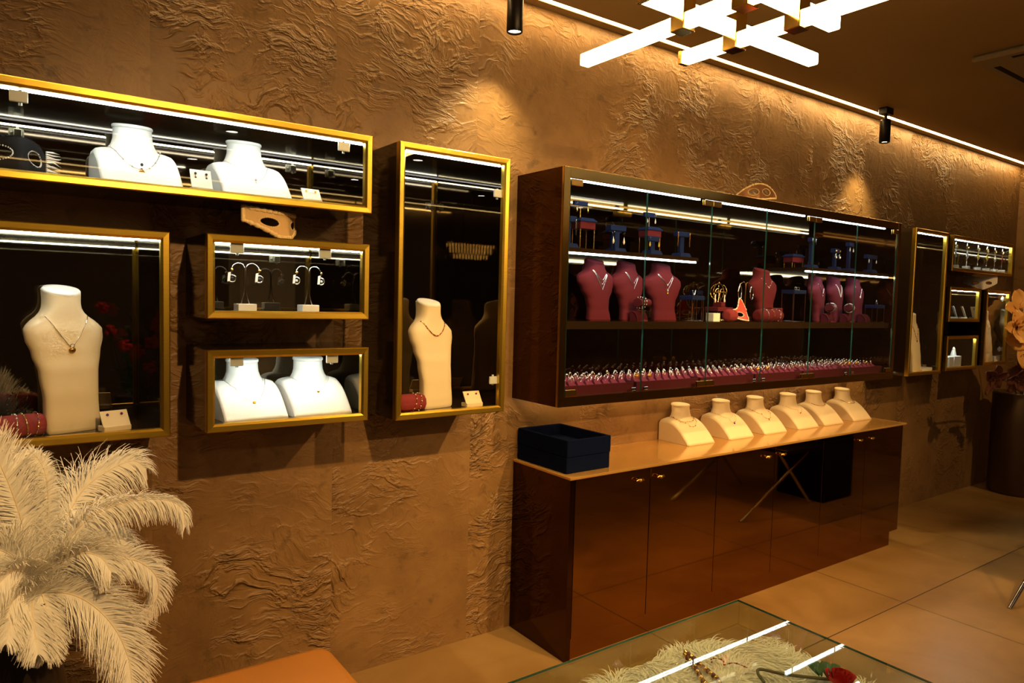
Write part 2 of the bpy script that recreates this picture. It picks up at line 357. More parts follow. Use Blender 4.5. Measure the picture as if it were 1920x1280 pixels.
# ------------------------------------------------------------------ room shell
XL, XR, YB = -2.6, 7.87, -4.6
m = MB(); m.box(XL, XR, WALL, WALL+0.12, 0, 3.25); struct('wall_back', m, 'textured_stone')
m = MB(); m.box(XR, XR+0.12, YB, WALL+0.12, 0, 3.25); struct('wall_right', m, 'textured_stone')
m = MB(); m.box(XL-0.12, XL, YB, WALL+0.12, 0, 3.25); struct('wall_left', m, 'dark_wall')
m = MB(); m.box(XL-0.12, XR+0.12, YB-0.12, YB, 0, 3.25); struct('wall_front', m, 'dark_wall')
m = MB(); m.box(XL, XR, YB, WALL, -0.1, 0); struct('floor', m, 'floor_tile')
# the ceiling stops short of the wall: a narrow slot carries the warm light strip
m = MB(); m.box(XL, XR, YB, 2.640, CEIL, CEIL+0.1); m.box(XL, XR, 2.640, 2.700, CEIL+0.016, CEIL+0.1); m.box(XL, XR, 2.675, WALL, CEIL, CEIL+0.1)
struct('ceiling', m, 'ceiling_paint')
m = MB(); m.box(XL+0.02, XR-0.01, 2.645, 2.668, CEIL+0.001, CEIL+0.014)
led = m.build('ceiling_light_strip', 'ceiling_led'); tag(led, 'long warm light strip running along the ceiling edge above the stone wall', 'light strip')

# ------------------------------------------------------------------ ceiling fixtures
def track_spot(x, y, label):
    t = thing('track_spotlight', label, 'spotlight', (x, y, CEIL))
    b = MB(); b.bbox(-0.045, 0.045, -0.03, 0.03, -0.045, 0.0, 0.003); b.build('mount', 'black_metal', t)
    b = MB(); b.tube([(0,0,-0.04), (0,0,-0.09)], 0.010, 10); b.build('stem', 'black_metal', t)
    b = MB(); b.lathe([(0.012,-0.075),(0.033,-0.08),(0.035,-0.09),(0.035,-0.232),(0.031,-0.235),(0.030,-0.222)], 28, caps=False); b.lathe([(0.0305,-0.215),(0.001,-0.214)], 28, caps=False); b.build('housing', 'black_metal', t)
    b = MB(); b.lathe([(0.0005,-0.2235),(0.030,-0.2245)], 24, caps=False); b.build('lens', 'lamp_glow', t)
track_spot(1.80, 2.55, 'black cylinder spotlight above the tall single case, its lens glowing')
track_spot(4.955, 2.55, 'black cylinder spotlight hanging in front of the far part of the ceiling strip')

t = thing('bar_chandelier', 'gold chandelier of four crossing white light bars under the ceiling', 'chandelier', (1.82, 1.40, CEIL))
cx, cy_ = 1.82, 1.40
def lbar(x0, x1, y0, y1, z0, capsides):
    b = MB(); b.bbox(x0-cx, x1-cx, y0-cy_, y1-cy_, z0-CEIL, z0+0.040-CEIL, 0.003); o = b.build('light_bar', 'bar_light', t)
    for ax, sd in capsides:
        b = MB()
        if ax == 'x': xx = (x0, x1)[sd]; b.bbox(xx-cx-0.014*(1-sd), xx-cx+0.014*sd, y0-cy_-0.002, y1-cy_+0.002, z0-CEIL-0.002, z0+0.042-CEIL, 0.001)
        else: yy = (y0, y1)[sd]; b.bbox(x0-cx-0.002, x1-cx+0.002, yy-cy_-0.014*(1-sd), yy-cy_+0.014*sd, z0-CEIL-0.002, z0+0.042-CEIL, 0.001)
        b.build('end_cap', 'polished_gold', o)
lbar(1.675, 1.715, 1.13, 1.965, 2.440, [('y', 0)])
lbar(1.925, 1.965, 0.88, 1.715, 2.440, [('y', 1)])
lbar(1.530, 2.400, 1.490, 1.530, 2.478, [('x', 0)])
lbar(1.310, 2.150, 1.265, 1.305, 2.478, [('x', 0)])
for px in (1.695, 1.945):
    for py in (1.51, 1.285):
        b = MB(); b.bbox(px-cx-0.027, px-cx+0.027, py-cy_-0.027, py-cy_+0.027, 2.430-CEIL, 2.560-CEIL, 0.002); o = b.build('bracket', 'polished_gold', t)
        b = MB(); b.tube([(px-cx, py-cy_, 2.555-CEIL), (px-cx, py-cy_, -0.03)], 0.004, 8); b.build('rod', 'polished_gold', o)
b = MB(); b.bbox(-0.2, 0.2, -0.2, 0.2, -0.035, 0.0, 0.004); b.build('canopy', 'polished_gold', t)

t = thing('air_conditioner', 'square ceiling air conditioner panel with a dark slot near the right edge of the photo', 'air conditioner', (4.755, 1.285, CEIL-0.0005))
b = MB(); b.bbox(-0.475, 0.475, -0.475, 0.475, -0.035, 0.0, 0.012); b.build('panel', 'plastic_cream', t)
b = MB(); b.bbox(-0.24, 0.24, -0.24, 0.24, -0.044, -0.033, 0.005); b.build('grille', 'plastic_cream', t)
for k in range(4):
    b = MB(); c, s_ = math.cos(k*PI/2), math.sin(k*PI/2)
    p = [(-0.30, 0.395), (0.30, 0.395), (0.30, 0.425), (-0.30, 0.425)]
    q = [(x*c-y*s_, x*s_+y*c) for x, y in p]
    b.loft([[(x, y, -0.0365) for x, y in q], [(x, y, -0.030) for x, y in q]], smooth=False); b.build('air_slot', 'black_felt', t)

dl_pos = [(0.75,-0.15),(2.75,-0.15),(4.7,0.1),(6.5,0.6),(-0.2,0.9),(3.6,1.1),(1.6,-1.6),(3.4,-1.6),(5.2,-1.6),(6.9,-1.4),(-0.6,-1.8),(1.6,-3.2),(3.4,-3.2),(5.2,-3.2),(6.9,-3.2),(-0.8,-3.4)]
dl0 = None
for i, (x, y) in enumerate(dl_pos):
    if dl0 is None:
        dl0 = thing('ceiling_downlight', 'small round recessed ceiling downlight, seen only mirrored in the dark glass of the cases', 'downlight', (x, y, CEIL), group='recessed downlights in the room behind')
        b = MB(); b.lathe([(0.062,0.0),(0.062,-0.006),(0.052,-0.008),(0.050,-0.002)], 24, caps=False); b.build('trim_ring', 'black_metal', dl0)
        b = MB(); b.lathe([(0.0005,-0.0025),(0.050,-0.003)], 24, caps=False); b.build('lens', 'downlight_glow', dl0)
    else: dup(dl0, (x, y, CEIL))

ll0 = None
for yy, lab in ((-0.75, 'thin white line light on the ceiling, nearer of two mirrored in the cases'), (-2.4, 'thin white line light on the ceiling, farther of two mirrored in the cases')):
    b = MB(); b.box(-1.5, 7.0, yy-0.010, yy+0.010, CEIL-0.012, CEIL-0.0005); tag(b.build('ceiling_line_light', 'linear_glow'), lab, 'line light')
b = MB(); b.box(XL+0.1, XR-0.1, YB+0.05, YB+0.075, CEIL-0.015, CEIL-0.0005); tag(b.build('ceiling_light_strip', 'cove_glow'), 'warm light strip washing the wall opposite the cases, seen only mirrored', 'light strip')
m = MB(); m.box(2.45, 3.35, YB, YB+0.04, 0, 2.15); struct('door_1', m, 'door_paint')

# ------------------------------------------------------------------ gold framed wall cases
FY = 2.410
def frame_mb(x0, x1, z0, z1, wd=0.026):
    # mitred picture frame: outer face, chamfer towards the glass, inner return
    prof = [(0.0, FY+0.028), (0.0, FY+0.003), (0.003, FY), (wd*0.72, FY+0.001), (wd, FY+0.007), (wd, FY+0.028)]
    b = MB(); rings = []
    for o, y in prof: rings.append([(x0+o, y, z0+o), (x1-o, y, z0+o), (x1-o, y, z1-o), (x0+o, y, z1-o)])
    for r0, r1 in zip(rings, rings[1:] + rings[:1]):
        for i in range(4):
            j = (i+1) % 4; b.add([r0[i], r0[j], r1[j], r1[i]], [(0,1,2,3)], 0, False)
    return b
def wall_case(name, label, x0, x1, z0, z1, hinge_side=None, led_key='case_led', group=None):
    xc = (x0+x1)/2
    t = thing(name, label, 'display case', (xc, WALL, z0), group=group)
    def B(b, nm, mt, par=t): 
        for i, v in enumerate(b.v): b.v[i] = (v[0]-xc, v[1]-WALL, v[2]-z0)
        return b.build(nm, mt, par)
    e = 0.012
    b = MB(); b.box(x0, x1, FY+0.028, WALL, z0, z0+e); b.box(x0, x1, FY+0.028, WALL, z1-e, z1); b.box(x0, x0+e, FY+0.028, WALL, z0+e, z1-e); b.box(x1-e, x1, FY+0.028, WALL, z0+e, z1-e); b.box(x0+e, x1-e, WALL-0.008, WALL, z0+e, z1-e)
    B(b, 'case_body', 'dark_lacquer')
    b = MB(); b.box(x0+e, x1-e, WALL-0.013, WALL-0.008, z0+e, z1-e); B(b, 'mirror_back', 'smoked_mirror')
    for sx in (0, 1):
        b = MB(); xx = x0+e if sx == 0 else x1-e-0.004; b.box(xx, xx+0.004, FY+0.03, WALL-0.013, z0+e+0.008, z1-e); B(b, 'mirror_side', 'smoked_mirror')
    b = MB(); b.box(x0+e, x1-e, FY+0.03, WALL-0.013, z0+e, z0+e+0.008); B(b, 'floor_panel', 'dark_lacquer')
    B(frame_mb(x0, x1, z0, z1), 'frame', 'brushed_gold')
    b = MB(); b.box(x0+0.018, x1-0.018, FY+0.012, FY+0.016, z0+0.018, z1-0.018); B(b, 'glass_pane', 'pane_glass')
    b = MB(); b.box(x0+0.02, x1-0.02, FY+0.036, FY+0.052, z1-e-0.012, z1-e); o = B(b, 'led_profile', 'chrome')
    b = MB(); b.box(x0+0.022, x1-0.022, FY+0.0405, FY+0.0475, z1-e-0.0165, z1-e-0.0125); B(b, 'led_strip', led_key, o)
    if hinge_side:
        for (hx, hz) in hinge_side:
            b = MB(); b.bbox(hx-0.022, hx+0.022, FY+0.018, FY+0.026, hz-0.016, hz+0.016, 0.002); b.bbox(hx-0.008, hx+0.016, FY+0.026, FY+0.046, hz-0.012, hz+0.012, 0.002)
            b.tube([(hx+0.004, FY+0.036, hz-0.022), (hx+0.004, FY+0.036, hz+0.022)], 0.005, 10); b.ball((hx-0.014, FY+0.028, hz), 0.005); B(b, 'hinge', 'plastic_clear')
    return t
FL = 0.0205   # inner floor height above a case's underside
wall_case('wall_display_case', 'long horizontal gold-framed case, topmost of the near group, holding two white busts', -0.055, 1.087, 1.899, 2.177, [(0.035, 2.128), (0.985, 2.128)])
wall_case('wall_display_case', 'large square gold-framed case at the left edge holding one tall cream bust', -0.055, 0.415, 1.143, 1.782)
wall_case('wall_display_case', 'small gold-framed case with earring trees, under the lace mask', 0.522, 1.081, 1.514, 1.787, [(0.62, 1.745), (0.92, 1.745)])
wall_case('wall_display_case', 'small gold-framed case packed with two white busts, lowest of the near group', 0.522, 1.083, 1.142, 1.411, [(0.62, 1.372), (0.95, 1.372)])
wall_case('wall_display_case', 'tall narrow gold-framed case standing alone beside the big cabinet, red bead necklace inside', 1.195, 1.698, 1.130, 2.178, [(1.655, 2.035), (1.655, 1.262)])
wall_case('wall_display_case', 'tall narrow gold-framed case just beyond the far end of the big cabinet', 5.190, 5.695, 1.130, 2.178)
wall_case('wall_display_case', 'long horizontal gold-framed case of the far group, full of dangling earrings', 5.775, 6.905, 1.905, 2.172)
wall_case('wall_display_case', 'small square-looking far case with white earring cards, upper of two', 5.775, 6.318, 1.520, 1.785)
wall_case('wall_display_case', 'small far case with white ring blocks, lower of two', 5.775, 6.318, 1.145, 1.412)
wall_case('wall_display_case', 'upright gold-framed case at the far right end near the orange flowers', 6.435, 6.903, 1.165, 1.780, [(6.83, 1.715), (6.83, 1.29)])

# ------------------------------------------------------------------ busts and their necklaces
RB_W, RB_D, RB_H = 0.222, 0.225, 0.128
def ramp_z(y):     # surface height of the low bust, y from its front edge
    if y <= 0: return 0.0
    k = min(1.0, y/(RB_D-0.07)); return RB_H*(1-(1-k)**1.75)
def ramp_bust_mb(W=RB_W):
    prof = [(0.0, 0.0), (RB_D, 0.0), (RB_D, RB_H*0.83), (RB_D-0.008, RB_H*0.94), (RB_D-0.025, RB_H)]
    for k in range(0, 15): y = (RB_D-0.07)*(1-k/15); prof.append((y, ramp_z(y)))
    b = MB(); rings = []
    for u in (-1, -0.975, -0.93, -0.8, -0.6, -0.3, 0, 0.3, 0.6, 0.8, 0.93, 0.975, 1):
        s = 1-0.10*abs(u)**5; ins = 0.012 if abs(u) == 1 else (0.003 if abs(u) > 0.96 else 0)
        rings.append([(u*W/2, min(max(y, ins), RB_D-ins*0.3), max(0.0, z*s-(ins if z > 0.004 else 0))) for y, z in prof])
    b.loft(rings, smooth=True)
    yc = RB_D-0.068; rg = []
    for z, rx, ry, dy in ((RB_H-0.024,0.086,0.066,0),(RB_H-0.004,0.072,0.058,0.001),(RB_H+0.012,0.062,0.051,0.003),(RB_H+0.03,0.056,0.047,0.006),(RB_H+0.066,0.054,0.046,0.010)):
        rg.append([(rx*math.cos(2*PI*i/28), yc+dy+ry*math.sin(2*PI*i/28), z + 0.10*ry*math.sin(2*PI*i/28)) for i in range(28)])
    b.loft(rg, caps=False)
    return b
def ramp_cap_mb():
    b = MB(); rg = []; yc = RB_D-0.058
    for z, k in ((RB_H+0.064,1.0),(RB_H+0.066,1.035),(RB_H+0.072,1.035),(RB_H+0.075,0.98),(RB_H+0.0765,0.6),(RB_H+0.077,0.02)):
        rg.append([(0.0555*k*math.cos(2*PI*i/28), yc+0.0475*k*math.sin(2*PI*i/28), z+0.004*k*math.sin(2*PI*i/28)) for i in range(28)])
    return b.loft(rg, caps=False)
_rb = {}
def ramp_bust(label, loc, rotz=0.0, mt='white_leather', group=None, cap='white_leather', sc=1.0):
    key = (mt, cap)
    if key in _rb:
        o = dup(_rb[key], loc, rotz, label, group); o.scale = (sc, sc, sc); return o
    t = thing('necklace_bust', label, 'jewelry bust', loc, rotz, group)
    ramp_bust_mb().build('body', mt, t); ramp_cap_mb().build('neck_cap', cap, t); _rb[key] = t; t.scale = (sc, sc, sc)
    return t
# tall bust tables: z, centre y, half width, front depth, back depth
TALL = [(0,-0.045,0.076,0.018,0.055),(0.02,-0.045,0.077,0.018,0.052),(0.10,-0.038,0.076,0.020,0.045),(0.18,-0.024,0.083,0.025,0.036),(0.24,-0.008,0.097,0.030,0.030),(0.285,0.002,0.110,0.034,0.030),(0.312,0.008,0.111,0.036,0.030),(0.330,0.013,0.100,0.036,0.030),(0.343,0.017,0.082,0.037,0.031),(0.356,0.019,0.063,0.039,0.035),(0.372,0.021,0.053,0.041,0.039),(0.395,0.022,0.050,0.041,0.040),(0.425,0.023,0.051,0.042,0.041)]
VELV = [(0,-0.02,0.0836,0.026,0.034),(0.02,-0.018,0.0791,0.026,0.032),(0.06,-0.012,0.0723,0.026,0.03),(0.1,-0.006,0.0814,0.029,0.028),(0.15,0.002,0.113,0.035,0.027),(0.185,0.008,0.1345,0.038,0.026),(0.207,0.011,0.1345,0.038,0.026),(0.222,0.014,0.1175,0.038,0.028),(0.234,0.016,0.0881,0.038,0.031),(0.246,0.018,0.0637,0.039,0.034),(0.262,0.019,0.0551,0.04,0.036),(0.284,0.02,0.0529,0.04,0.037)]
def form_ring(tab, z, n=36, g=0.0):
    c, w_, f, bk = interp(tab, z); r = []
    for i in range(n):
        a = 2*PI*i/n; ca, sa = math.cos(a), math.sin(a)
        ex = 0.62
        x = (w_+g)*math.copysign(abs(ca)**ex, ca); y = c + ((bk if sa > 0 else f)+g)*math.copysign(abs(sa)**(ex if sa > 0 else 0.95), sa)
        r.append((x, y, z))
    return r
def form_front(tab, x, z):
    c, w_, f, bk = interp(tab, z); k = min(0.999, abs(x)/w_); ca = k**(1/0.62); sa = math.sqrt(max(0, 1-ca*ca)); return c - f*sa**0.95
RIM = 0.30
def form_mb(tab):
    H = tab[-1][0]; zs = [0, 0.006] + [H*k/34 for k in range(1, 35)]
    rings = [form_ring(tab, z, g=(-0.004 if z == 0 else 0)) for z in zs]
    zt = H*0.88; c = tab[-1][1]     # the neck rim tips toward the front
    rings = [[(x, y, z + RIM*(y-c)*max(0, (z-zt)/(H-zt))) for x, y, z in r] for r in rings]
    return MB().loft(rings)
def form_cap(tab):
    c, w_, f, bk = tab[-1][1:]; H = tab[-1][0]; rg = []
    for dz, k in ((-0.003,1.0),(0.0,1.04),(0.006,1.04),(0.010,0.97),(0.012,0.55),(0.0125,0.02)):
        rg.append([(w_*k*math.cos(2*PI*i/28), c+(bk if math.sin(2*PI*i/28) > 0 else f)*k*math.sin(2*PI*i/28), H+dz+RIM*(bk if math.sin(2*PI*i/28) > 0 else f)*k*math.sin(2*PI*i/28)) for i in range(28)])
    return MB().loft(rg, caps=False)
_fm = {}
def form_bust(name, label, loc, rotz, tab, mt, cap, group=None, sc=1.0):
    key = (id(tab), mt)
    if key in _fm: t = dup(_fm[key], loc, rotz, label, group)
    else:
        t = thing(name, label, 'jewelry bust', loc, rotz, group); form_mb(tab).build('body', mt, t); form_cap(tab).build('neck_cap', cap, t); _fm[key] = t
    t.scale = (sc, sc, sc); return t

def necklace(label, loc, rotz, pts, metal='jewel_silver', r=0.0011, beads=None, pendant=None, group=None, cat='necklace', sc=1.0):
    """pts in the bust's own coordinates; beads=(material, radius, every n points); pendant=list of (material, dz, dy, radius, kind)"""
    t = thing('necklace', label, cat, loc, rotz, group); t.scale = (sc, sc, sc)
    MB().tube(pts, r, 5, closed=True).build('chain', metal, t)
    if beads:
        for mt in sorted(set(beads[0])):
            b = MB(); k = 0
            for i in range(0, len(pts), beads[2]):
                if beads[0][k % len(beads[0])] == mt: b.ball(pts[i], beads[1], 8, 5)
                k += 1
            b.build('beads', mt, t)
    if pendant:
        low = min(pts, key=lambda p: (p[2] if True else 0))
        for mt, dz, rr, kind in pendant:
            c = (low[0], low[1]-0.002, low[2]+dz); b = MB()
            if kind == 'ball': b.ball(c, rr, 12, 8, sc=(1, 0.6, 1.15))
            elif kind == 'ring': b.ring(c, rr, rr*0.22, (0,1,0.3), 18, 6); 
            elif kind == 'drop': b.lathe([(0.0003,rr*1.6),(rr*0.35,rr*0.9),(rr*0.8,0.0),(rr,-rr*0.6),(rr*0.6,-rr*1.3),(0.0003,-rr*1.6)], 12, c, 1, 0.6, caps=False)
            elif kind == 'disc': b.ring(c, rr*0.8, rr*0.2, (0,1,0.3), 20, 6); b.ball(c, rr*0.75, 12, 6, sc=(1,0.35,1))
            elif kind == 'heart':
                for sx in (-1, 1): b.ball((c[0]+sx*rr*0.45, c[1], c[2]+rr*0.3), rr*0.55, 10, 6, sc=(1,0.5,1))
                b.lathe([(0.0003,-rr),(rr*0.85,rr*0.1),(rr*0.2,rr*0.5)], 12, c, 1, 0.5, caps=False)
            b.build('pendant', mt, t)
    return t
def ramp_loop(drop, n=40, a=0.074, vee=1.0):
    yc = RB_D-0.068; pts = []
    for i in range(n):
        th = 2*PI*i/n; c, s = math.cos(th), math.sin(th)
        if s < 0:    # front half
            k = abs(s)**vee; x = a*c; y = yc - (0.05+drop)*k
            rr = math.hypot(x/0.086, (y-yc)/0.066); z = ramp_z(y)
            if rr < 1.25: z = max(z, RB_H-0.022+0.03*max(0, 1.2-rr))
            pts.append((x, y-0.0015, z+0.0028))
        else:
            pts.append((a*0.86*c, yc+0.052*s, RB_H+0.004+0.012*s))
    return pts
def form_loop(tab, ztop, drop, a=0.058, n=44, p=1.4):
    pts = []
    for i in range(n//2+1):
        t = -1+2*i/(n//2); z = ztop-drop*(1-abs(t)**p); x = a*t*(1.0-0.04*(1-abs(t)))
        pts.append((x, form_front(tab, x, z)-0.0022, z))
    c, w_, f, bk = interp(tab, ztop)
    for i in range(1, n//2):
        th = PI*i/(n//2); pts.append((a*math.cos(th), c+(bk+0.003)*math.sin(th), ztop+0.012*math.sin(th)))
    return pts

# --- near group
Zw = 1.899+FL
ramp_bust('white bust in the long upper case, wearing the layered necklace with a big oval pendant', (0.352, 2.458, Zw), 0.06, sc=1.05)
necklace('pale layered necklace with a big gold oval pendant, in the long upper case', (0.352, 2.458, Zw), 0.06, ramp_loop(0.068, vee=1.25), 'jewel_silver', 0.0009, (['pearl','crystal'], 0.0030, 2), [('gem_black', 0.014, 0.0045, 'ball'), ('jewel_silver', 0.002, 0.004, 'ball'), ('jewel_gold', -0.011, 0.0095, 'disc')], sc=1.05)
ramp_bust('white bust in the long upper case, wearing a thin chain with a small yellow drop', (0.702, 2.458, Zw), 0.05, sc=1.05)
necklace('thin chain with a small yellow drop, on a bust of the long upper case', (0.702, 2.458, Zw), 0.05, ramp_loop(0.062, vee=1.5), 'jewel_silver', 0.0006, None, [('crystal', 0.003, 0.0038, 'ball'), ('gem_yellow', -0.010, 0.0042, 'drop')], sc=1.05)
Zb = 1.143+FL
form_bust('necklace_bust', 'tall cream bust in the large left case, wearing a chain with a round pendant', (0.146, 2.555, Zb), 0.38, TALL, 'cream_leather', 'white_leather')
necklace('silver chain with a round filigree pendant on the tall bust in the large left case', (0.146, 2.555, Zb), 0.38, form_loop(TALL, 0.350, 0.092, 0.060, p=1.25), 'jewel_silver', 0.0011, (['crystal'], 0.0019, 3), [('jewel_silver', 0.004, 0.006, 'ring'), ('jewel_gold', -0.010, 0.0105, 'disc'), ('gem_red', -0.010, 0.0040, 'ball')])
Zs2 = 1.142+FL
ramp_bust('white bust in the lowest small case, wearing a yellow pendant', (0.700, 2.456, Zs2), 0.08, sc=0.99)
necklace('thin chain with a square yellow pendant, on a white bust in the lowest small case', (0.700, 2.456, Zs2), 0.08, ramp_loop(0.060, vee=1.4), 'jewel_silver', 0.0008, None, [('gem_yellow', -0.006, 0.0058, 'ball')], sc=0.99)
ramp_bust('white bust in the lowest small case, wearing a small pink heart', (0.936, 2.456, Zs2), 0.05, sc=0.99)
necklace('fine chain with a small rose heart, on a white bust in the lowest small case', (0.936, 2.456, Zs2), 0.05, ramp_loop(0.040, vee=1.4), 'jewel_silver', 0.0005, None, [('jewel_gold', -0.003, 0.0055, 'heart')], sc=0.99)
Zt = 1.130+FL
form_bust('necklace_bust', 'tall cream bust in the lone tall case, wearing the red bead necklace', (1.424, 2.555, Zt), 0.22, TALL, 'cream_leather', 'white_leather')
necklace('short red and gold bead necklace on the bust in the lone tall case', (1.424, 2.555, Zt), 0.22, form_loop(TALL, 0.352, 0.058, 0.062, p=1.9), 'jewel_gold', 0.0012, (['gem_red','jewel_gold','gem_red'], 0.0031, 1))
# --- far group
form_bust('necklace_bust', 'cream bust in the far tall case, half hidden by its gold frame', (5.395, 2.500, 1.130+FL), 0.1, TALL, 'cream_leather', 'white_leather')
necklace('dark red and gold lariat necklace on the bust in the far tall case', (5.395, 2.500, 1.130+FL), 0.1, form_loop(TALL, 0.350, 0.11, 0.058), 'jewel_gold', 0.0014, (['gem_red','jewel_gold'], 0.0034, 2), [('gem_red', -0.012, 0.007, 'drop')])
form_bust('necklace_bust', 'cream bust in the upright case at the far right end', (6.635, 2.495, 1.165+FL), 0.1, TALL, 'cream_leather', 'white_leather')
necklace('gold bead necklace on the bust in the upright far right case', (6.635, 2.495, 1.165+FL), 0.1, form_loop(TALL, 0.350, 0.08, 0.060), 'jewel_gold', 0.0012, (['pearl','jewel_gold'], 0.003, 2))

# ------------------------------------------------------------------ earring cards, rolls, masks
def earring(label, loc, kind='stud', gem='gem_purple', metal='jewel_gold', group=None, rotz=0.0, sc=1.0):
    t = thing('earring', label, 'earring', loc, rotz, group); t.scale = (sc, sc, sc)
    b = MB()
    if kind == 'stud':
        b.ball((0,-0.003,0), 0.0045, 10, 6); b.build('stone', gem, t)
        b = MB(); b.tube([(0,-0.003,-0.004),(0,-0.004,-0.010)], 0.0008, 5); b.ball((0,-0.004,-0.0135), 0.0042, 10, 6); b.build('drop', 'pearl' if metal != 'jewel_silver' else 'gem_black', t)
    elif kind == 'hoop':
        b.ring((0,0,-0.022), 0.021, 0.0020, (0.35,-1,0), 24, 6, sy=1.0); b.build('hoop', metal, t)
    elif kind == 'long':
        b.ring((0,0,-0.004), 0.005, 0.0007, (1,0,0), 12, 5); b.tube([(0,0,-0.009),(0.001,0,-0.022)], 0.0008, 5); b.build('hook', metal, t)
        b = MB(); b.lathe([(0.0004,-0.020),(0.0022,-0.028),(0.0046,-0.038),(0.0030,-0.044),(0.0004,-0.047)], 10, caps=False); b.build('drop', gem, t)
    elif kind == 'chain':
        b.ball((0,-0.001,-0.003), 0.0035, 8, 5); b.tube([(0.002,0,-0.005),(0.003,-0.001,-0.04),(0.002,0,-0.075)], 0.0009, 5); b.tube([(-0.002,0,-0.005),(-0.002,-0.001,-0.04),(-0.003,0,-0.07)], 0.0009, 5); b.build('chain', metal, t)
    elif kind == 'round':
        b.ball((0,-0.002,-0.004), 0.0050, 10, 6); b.build('stud', 'jewel_gold', t)
        b = MB(); b.tube([(0,-0.002,-0.008),(0,-0.002,-0.018)], 0.0010, 5); b.ring((0,-0.002,-0.0275), 0.0095, 0.0022, (0,1,0), 20, 6); b.build('ring_drop', metal, t)
        b = MB(); b.ball((0,-0.002,-0.0275), 0.0045, 10, 6); b.build('stone', gem, t)
    return t
def card_stand(label, loc, rotz=0.0, w_=0.078, h=0.052, mt='cream_leather', group=None):
    t = thing('earring_stand', label, 'earring stand', loc, rotz, group)
    b = MB(); b.bbox(-w_/2, w_/2, 0, 0.045, 0, 0.016, 0.0015); b.build('base', mt, t)
    b = MB(); th = 0.004; b.loft([[(x, 0.006, 0.015), (x, 0.006+th, 0.014), (x, 0.034+th, h-0.001), (x, 0.034, h)] for x in (-w_/2, w_/2)], smooth=False); b.build('card', mt, t)
    return t
def card_pair(lab, loc, rotz, gem, metal, w_=0.078, h=0.052, mt='cream_leather', lab_e=None, group=None):
    card_stand(lab, loc, rotz, w_, h, mt)
    R = Matrix.Rotation(rotz, 3, 'Z')
    for i, sx in enumerate((-1, 1)):
        p = Vector(loc) + R @ Vector((sx*w_*0.26, 0.0275, h*0.82)); earring(lab_e, p, 'stud', gem, metal, group, rotz)
card_pair('white earring card between the two busts of the long upper case', (0.520, 2.455, Zw), 0.05, 'gem_black', 'jewel_silver', 0.064, 0.075, 'white_leather', 'dark stone earring on the card between the two upper white busts', 'earrings on the card between the upper busts')
card_pair('white earring card beside the second bust, at the end of the long upper case', (0.885, 2.455, Zw), 0.05, 'gem_yellow', 'jewel_gold', 0.066, 0.055, 'white_leather', 'yellow stone earring on the card at the end of the long upper case', 'earrings on the end card of the upper case')
card_pair('cream earring stand on the floor of the large left case', (0.276, 2.462, Zb), 0.30, 'gem_purple', 'jewel_gold', 0.080, 0.060, 'cream_leather', 'purple stone earring with a pearl drop in the large left case', 'purple earrings in the large left case')
card_pair('cream earring stand on the floor of the lone tall case', (1.585, 2.462, Zt), 0.03, 'gem_red', 'jewel_gold', 0.080, 0.062, 'cream_leather', 'red and gold earring on the stand in the lone tall case', 'earrings on the stand in the tall case')

def bracelet_roll(label, loc, rotz, L=0.13, R=0.034, mt='rose_velvet', fluted=False, group=None):
    t = thing('bracelet_roll', label, 'bracelet roll', loc, rotz, group); b = MB(); rings = []
    for x, k in ((-L/2,0.55),(-L/2+0.004,0.86),(-L/2+0.014,0.98),(-L/4,1.0),(0,1.01),(L/4,1.0),(L/2-0.014,0.98),(L/2-0.004,0.86),(L/2,0.55)):
        rings.append([(x, R*k*math.cos(2*PI*i/30)*(1+(0.035*math.sin(i*2.1) if fluted else 0)), R+R*k*math.sin(2*PI*i/30)*(1+(0.035*math.sin(i*2.1) if fluted else 0))) for i in range(30)])
    b.loft(rings); b.build('roll', mt, t)
    return t
def bracelet(label, loc, rotz, R=0.0365, x=0.0, metal='jewel_gold', gems=('jewel_gold',), tilt=0.15, zc=0.034, group=None, arc=None):
    t = thing('bracelet', label, 'bracelet', loc, rotz, group)
    n = 44; pts = [(x+tilt*R*math.sin(2*PI*i/n), R*math.cos(2*PI*i/n), zc+R*math.sin(2*PI*i/n)) for i in range(n)]
    MB().tube(pts, 0.0012, 5, closed=True).build('chain', metal, t)
    for mt in sorted(set(gems)):
        b = MB()
        for i in range(0, n, 2):
            if gems[(i//2) % len(gems)] == mt: b.ball(pts[i], 0.0026, 8, 5)
        b.build('beads', mt, t)
    return t
rl = (0.020, 2.468, Zb)
bracelet_roll('burgundy velvet bracelet roll at the left edge of the large left case', rl, 0.30, 0.14, 0.034, 'rose_velvet')
bracelet('gold bracelet with purple stones on the roll in the large left case', rl, 0.30, x=0.042, gems=('gem_purple','jewel_gold','jewel_gold'))
bracelet('green stone bracelet on the roll in the large left case', rl, 0.30, x=0.015, gems=('gem_green','jewel_gold'), tilt=-0.1)
bracelet('silver crystal bracelet on the roll in the large left case, nearest the edge', rl, 0.30, x=-0.012, metal='jewel_silver', gems=('crystal','jewel_silver'))
rl = (1.290, 2.475, Zt)
bracelet_roll('pink fluted bracelet roll in the lower left corner of the lone tall case', rl, 0.05, 0.12, 0.034, 'rose_velvet', True)
bracelet('pink and gold bead bracelet, first of two on the roll in the tall case', rl, 0.05, x=0.006, gems=('gem_red','pearl'), tilt=0.25)
bracelet('pale gold bead bracelet, second of two on the roll in the tall case', rl, 0.05, x=0.030, gems=('pearl','jewel_gold'), tilt=0.2)

